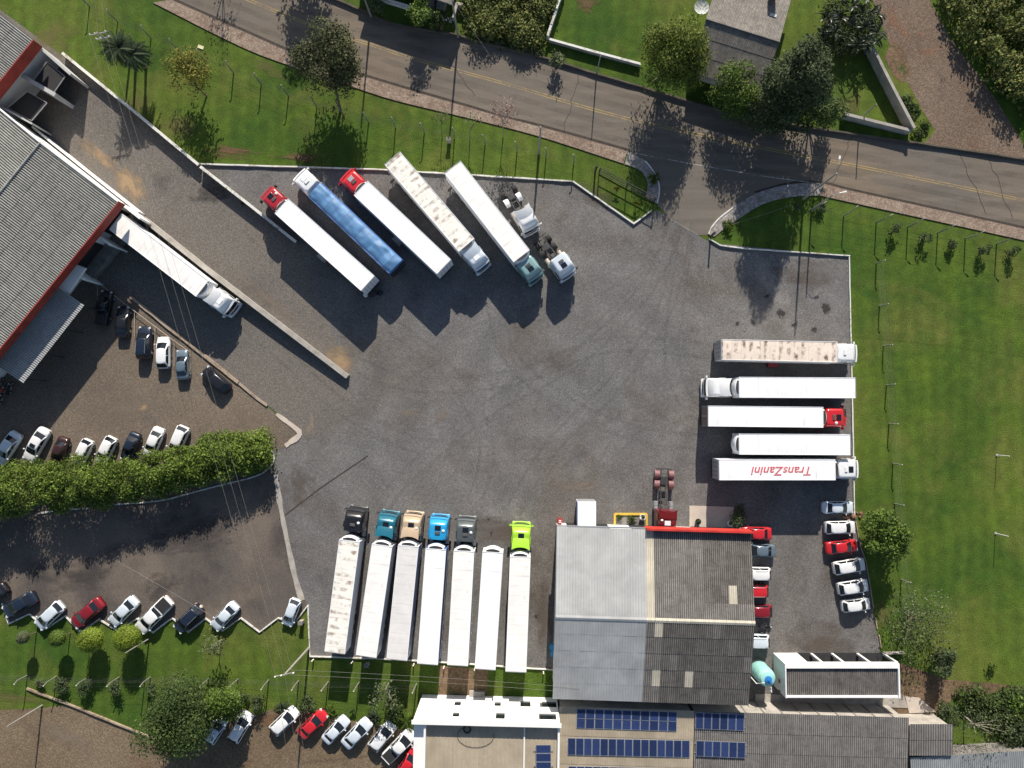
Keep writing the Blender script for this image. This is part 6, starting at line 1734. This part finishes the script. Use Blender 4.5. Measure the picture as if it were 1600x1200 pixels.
palm('palm with a full dark crown on the upper left grass, left of its pair', (212, 104), (186, 76), 5.0, 2.6, 36, group=None)
palm('palm with a full dark crown on the upper left grass, right of its pair', (228, 106), (206, 84), 4.8, 2.4, 34, group=None)
GC = 'cycads behind the dirt lot cars'
for b, L, lab, mt in (((443, 1105), 1.2, 'cycad behind the white car on the dirt lot', 'frond'), ((516, 1111), 1.1, 'yellow-green cycad behind the red car on the dirt lot', 'leaf_bright'),
                      ((585, 1120), 1.3, 'cycad behind the middle silver car on the dirt lot', 'frond'), ((636, 1126), 1.4, 'bright cycad beside the office wall', 'leaf_bright')):
    palm(lab, b, None, .35, L, 15, mt, .4, 'cycad', 'cycad', GC, .15)
palm('small palm on the grey pavement at the entrance, right side', (1136, 352), None, .6, 1.0, 13, 'leaf_bright', .5, 'small_palm', 'palm', None, .08)
palm('small palm on the grey pavement at the entrance, left side', (1021, 281), None, .6, 1.0, 13, 'leaf_bright', .5, 'small_palm', 'palm', None, .08)
palm('pale flowering plant on the grass behind the sliding gate, upper one', (963, 297), None, .8, .5, 9, 'leaf_yellow', .4, 'gate_plant', 'plant', None, .04)
palm('pale flowering plant on the grass behind the sliding gate, lower one', (993, 321), None, .9, .6, 10, 'leaf_yellow', .4, 'gate_plant', 'plant', None, .04)
palm('young palm on the yard edge by the low white-topped wall', (382, 318), None, .3, .5, 9, 'frond', .4, 'small_palm', 'palm', None, .05)

# broad-leaved dark clump near the dirt track
root = empty('banana_clump', P(1318, 50)); tag(root, 'dark clump of long-leaved plants between the house and the dirt track', 'plant clump')
rg = random.Random(3); me = frond_mesh(1.7, .75, 'leaf_dark', .18, 8)
def blade(L=1.5, w=.26):
    m = MB(); n = 5; vs = []
    for i in range(n + 1):
        t = i / n; ww = w * math.sin(math.pi * (.1 + .86 * t)) * .5; z = L * (.7 * t - .75 * t * t); x = L * t
        vs += [(x, -ww, z + .04), (x, 0, z), (x, ww, z + .04)]
    fs = []
    for i in range(n):
        for j in range(2): fs.append((i * 3 + j, (i + 1) * 3 + j, (i + 1) * 3 + j + 1, i * 3 + j + 1))
    return m.add(vs, fs)
bm_ = blade().mesh('leaf_blade', leafy('glossy_dark_leaf', (.030, .042, .024), (.062, .072, .045), (.015, .022, .012), .35))
for i in range(34):
    a = rg.uniform(0, 6.28); u = rg.random() ** .5
    b = Vector((math.cos(a) * u * 4.2, math.sin(a) * u * 4.0, rg.uniform(1.2, 2.9)))
    for k in range(8):
        put('leaf', bm_, root, b, (R(rg.uniform(-20, 20)), R(rg.uniform(-50, 15)), rg.uniform(0, 6.28)), tuple([rg.uniform(.7, 1.15)] * 3))
m = MB(); m.tube([(0, 0, 0), (0, 0, 2.2)], [.09, .05], 5); stm = m.mesh('stem', MAT['bark'])
for i in range(24):
    a = rg.uniform(0, 6.28); u = rg.random() ** .5 * 3.6
    put('stem', stm, root, (math.cos(a) * u, math.sin(a) * u, 0))
put('foliage', leaf_mesh('foliage', lobes_in((0, 0, 1.5), 4.4, 4.2, 1.2, 22, 6, (.3, .45)), 5000, .4, MAT['leaf_dark'], 6, .5, .5, .3), root)

# uncountable masses
def mass(name, label, cat, poly, hmin, hmax, n, size, mat, nl, seed, r=(.9, 2.0)):
    q = PL(poly); cx = sum(p.x for p in q) / len(q); cy = sum(p.y for p in q) / len(q)
    xs = [p.x for p in q]; ys = [p.y for p in q]
    rg = random.Random(seed); lo = []
    def inside(x, y):
        c = False
        for i in range(len(q)):
            a, b = q[i], q[i - 1]
            if (a.y > y) != (b.y > y) and x < (b.x - a.x) * (y - a.y) / (b.y - a.y) + a.x: c = not c
        return c
    while len(lo) < nl:
        x, y = rg.uniform(min(xs), max(xs)), rg.uniform(min(ys), max(ys))
        if not inside(x, y): continue
        rr = rg.uniform(*r); h = rg.uniform(hmin, hmax)
        lo.append((x, y, max(rr * .4, h - rr), rr, rr, rr * .9))
    o = put(name, leaf_mesh(name, lo, n, size, mat, seed, .5)); tag(o, label, cat, None, 'stuff')
mass('undergrowth', 'overgrown scrub filling the plot between the balustrade and the lawn', 'undergrowth', [(735, -40), (870, -40), (852, 25), (838, 72), (800, 70), (745, 52), (728, 20)], .5, 1.9, 26000, .32, MAT['leaf_wood'], 110, 3)
mass('woodland_edge', 'dense green woodland edge right of the dirt track', 'woodland', [(1462, -60), (1500, 55), (1545, 120), (1580, 165), (1615, 215), (1720, 215), (1720, -60)], 1.4, 4.2, 44000, .36, MAT['leaf_wood'], 150, 5, (1.0, 2.2))
mass('thicket', 'low leafy thicket in the bottom right corner', 'thicket', [(1500, 1078), (1640, 1082), (1640, 1165), (1590, 1165), (1560, 1130), (1520, 1108)], .4, 1.8, 9000, .3, MAT['leaf'], 50, 9, (.6, 1.4))
mass('weeds', 'low weeds along the far road edge below the scrub', 'weeds', [(745, 56), (800, 72), (850, 84), (850, 90), (790, 76), (745, 63)], .1, .5, 2200, .22, MAT['leaf_grey'], 40, 12, (.3, .6))
mass('weeds', 'weeds growing at the foot of the wall beside the dirt track', 'weeds', [(1418, 150), (1440, 178), (1452, 205), (1430, 220), (1420, 190), (1395, 140)], .05, .3, 2200, .22, MAT['leaf'], 40, 14, (.3, .6))
# ------------------------------------------------------------------ small things around the workshop and lots
# planter with yellow frame
q = PL([(960, 803), (1010, 803), (1010, 832), (960, 832)])
root = empty('planter_bed', q[0]); tag(root, 'planter bed with a yellow painted frame in front of the workshop', 'planter')
m = MB(); m.prism([(p.x - q[0].x, p.y - q[0].y) for p in q], 0, .14); m.build('bed', MAT['concrete_dark'], root)
yel = paint('yellow_kerb_paint', (.62, .42, .05), (.4, .28, .1), .58)
for i in range(3):
    a, b = [(q[3], q[0]), (q[0], q[1]), (q[1], q[2])][i]
    m = MB(); obox(m, a - q[0], b - q[0], .26, 0, .3 + .003 * i); m.build('border', yel, root)
for b, r, lab in (((967, 808), .5, 'spiky plant at the left end of the yellow planter bed'), ((986, 811), .7, 'spiky plant in the middle of the yellow planter bed')):
    palm(lab, b, None, .45, r, 12, 'leaf_bright', .5, 'planter_plant', 'plant', None, .05)
def pot(label, at, cm):
    root = empty('plant_pot', P(*at)); tag(root, label, 'pot')
    m = MB(); m.lathe([(.26, .12), (.36, .6), (.4, .62), (.4, .7), (.33, .7), (.3, .6), (.02, .58)], n=14); m.build('pot', cm, root, True)
    put('foliage', leaf_mesh('foliage', [(0, 0, .75, .25, .25, .2)], 60, .16, MAT['leaf_dark'], 4), root)
pot('white round pot at the right end of the yellow planter bed', (1003, 807), MAT['white_wall'])
pot('dark round pot on the sunlit half of the concrete pad', (1089, 814), MAT['dark_metal'])
pot('pale round pot on the shaded half of the concrete pad', (1139, 817), MAT['white_wall'])

root = empty('hydrant_cabinet', P(874, 812)); tag(root, 'red cabinet with white marks at the workshop corner', 'cabinet')
m = MB(); m.box((0, 0, .8), (.55, .5, 1.6), top=.96); m.build('cabinet', PAINT['red'], root)
for y in (-.1, .12):
    m = MB(); m.box((0, y, 1.61), (.3, .1, .03)); m.build('mark', MAT['white_wall'], root)
m = MB(); m.box((0, .26, .9), (.4, .03, .9)); m.build('door', PAINT['darkred'], root)
def drum(label, at, h=.95, r=.42):
    root = empty('drum', P(*at)); tag(root, label, 'drum')
    cm = plain('drum_blue', (.03, .28, .52), .45)
    m = MB(); m.lathe([(r * .94, 0), (r, .06), (r, h * .32), (r * 1.04, h * .35), (r, h * .38), (r, h * .64), (r * 1.04, h * .67), (r, h * .7), (r, h - .04), (r * .94, h), (.02, h - .02)], n=18); m.build('barrel', cm, root, True)
    m = MB(); m.lathe([(.07, h), (.07, h + .05), (.01, h + .05)], (r * .5, 0, 0), 8); m.build('bung', MAT['dark_metal'], root)
drum('bright blue drum against the workshop wall, upper one', (863, 1009)); drum('bright blue drum against the workshop wall, lower one', (865, 1019), .8, .46)
# engine block standing behind the red lorry
root = empty('machine_parts', P(583, 459)); tag(root, 'dark greasy machine parts with a pale round cap behind the left lorry', 'machinery')
m = MB(); m.box((0, 0, .4), (1.0, .7, .7), R(20), top=.8); m.tube([(-.5, .1, .5), (.6, .2, .6)], .14, 8); m.build('block', MAT['dark_metal'], root)
m = MB(); m.lathe([(.28, 0), (.3, .1), (.3, .5), (.2, .6), (.02, .62)], (-.95, -.2, 0), 12); m.build('canister', MAT['white_wall'], root, True)
m = MB(); m.tube([Vector((.95 + .28 * math.cos(k * math.pi / 6), .1 + .28 * math.sin(k * math.pi / 6), .18)) for k in range(13)], .1, 6); m.build('hose_ring', MAT['rubber'], root)

# sack-like cream bundles at the back of the navy car
for at, lab in (((309, 945), 'cream bundle behind the navy car with roof rails, left'), ((315, 948), 'cream bundle behind the navy car with roof rails, right')):
    o = put('bundle', None)if False else None
    m = MB(); m.lathe([(.18, 0), (.3, .12), (.34, .35), (.3, .6), (.18, .78), (.02, .82)], n=10)
    o = m.build('bundle', MAT['slab'], None, True); o.location = P(*at); tag(o, lab, 'bundle')

# loose small things on the grass
for at, rz, lab in (((314, 74), -20, 'flat pale yellow board lying on the upper left grass'),):
    root = empty('board', P(*at), R(rz)); tag(root, lab, 'board')
    m = MB(); m.box((0, 0, .06), (.85, .45, .08)); m.build('panel', plain('pale_board', (.66, .62, .36), .7), root)
    m = MB(); m.box((0, 0, .015), (.7, .1, .03)); m.build('batten', MAT['bark_pale'], root)
for at, lab in (((702, 222), 'grey meter box on the grass behind the spotted trailer'), ((473, 970), 'grey box on the grass beside the last zigzag bay'), ((575, 1036), 'grey box on the grass behind the bottom trailers')):
    root = empty('meter_box', P(*at)); tag(root, lab, 'meter box')
    m = MB(); m.box((0, 0, .55), (.5, .4, 1.1)); m.build('cabinet', MAT['concrete'], root)
    m = MB(); m.box((0, 0, 1.13), (.62, .52, .07)); m.build('lid', MAT['concrete_dark'], root)
# bollards along the bottom kerb
me1 = MB(); me1.lathe([(.09, 0), (.09, .75), (.06, .85), (.01, .87)], n=10); bmesh_ = me1.mesh('post', MAT['white_wall'], True)
me2 = MB(); me2.lathe([(.095, .55), (.095, .68)], n=10); band = me2.mesh('band', PAINT['red'], True)
for x, y, lab in ((490, 1030, 'bollard leftmost behind the bottom kerb'), (551, 1033, 'bollard between the first two trailers of the bottom row'), (647, 1037, 'bollard between the beige-cabbed and blue-cabbed trailers'),
                  (694, 1041, 'bollard between the blue-cabbed and grey-cabbed trailers'), (742, 1044, 'bollard left of the cabless trailer in the bottom row'), (849, 1049, 'bollard near the workshop corner behind the bottom kerb')):
    root = empty('bollard', P(x, y)); tag(root, 'small white ' + lab, 'bollard', 'bollards behind the bottom kerb')
    put('post', bmesh_, root); put('band', band, root)
# rubble at the yard corner
root = empty('rubble_heap', P(1332, 807)); tag(root, 'small heap of reddish rubble at the end of the white yard kerb', 'rubble')
rg = random.Random(2)
st = MB(); st.lathe([(.1, 0), (.28, .06), (.3, .2), (.12, .32), (.01, .34)], n=6); sm_ = st.mesh('stone', plain('rubble_red', (.22, .12, .075), .95, var=.3))
for i in range(12):
    put('stone', sm_, root, (rg.uniform(-1.2, 1.2), rg.uniform(-.5, .5), rg.uniform(0, .1)), (rg.uniform(0, .6), rg.uniform(0, .6), rg.uniform(0, 6)), tuple([rg.uniform(.5, 1.3)] * 3))
# rope-and-post bay dividers in front of the short car row
root = empty('bay_railing', P(152, 440)); tag(root, 'low pale railing along the nose ends of the short car row', 'railing')
pts = [(152, 439), (178, 462), (210, 486), (242, 510), (270, 531), (295, 549)]
q = [P(*p, .5) - root.location for p in pts]
m = MB(); m.tube(q, .035, 5); m.build('rail', MAT['slab'], root)
for p in q:
    m = MB(); m.tube([(p.x, p.y, 0), (p.x, p.y, .5)], .04, 5); m.build('post', MAT['slab'], root)
for (x, y) in ((152, 439), (210, 486), (242, 512), (272, 533), (297, 550)):
    a = P(x, y, .4) - root.location; b = P(x, y + 40, .4) - root.location
    m = MB(); m.tube([a, b], .03, 4); m.build('bay_divider', MAT['slab'], root)
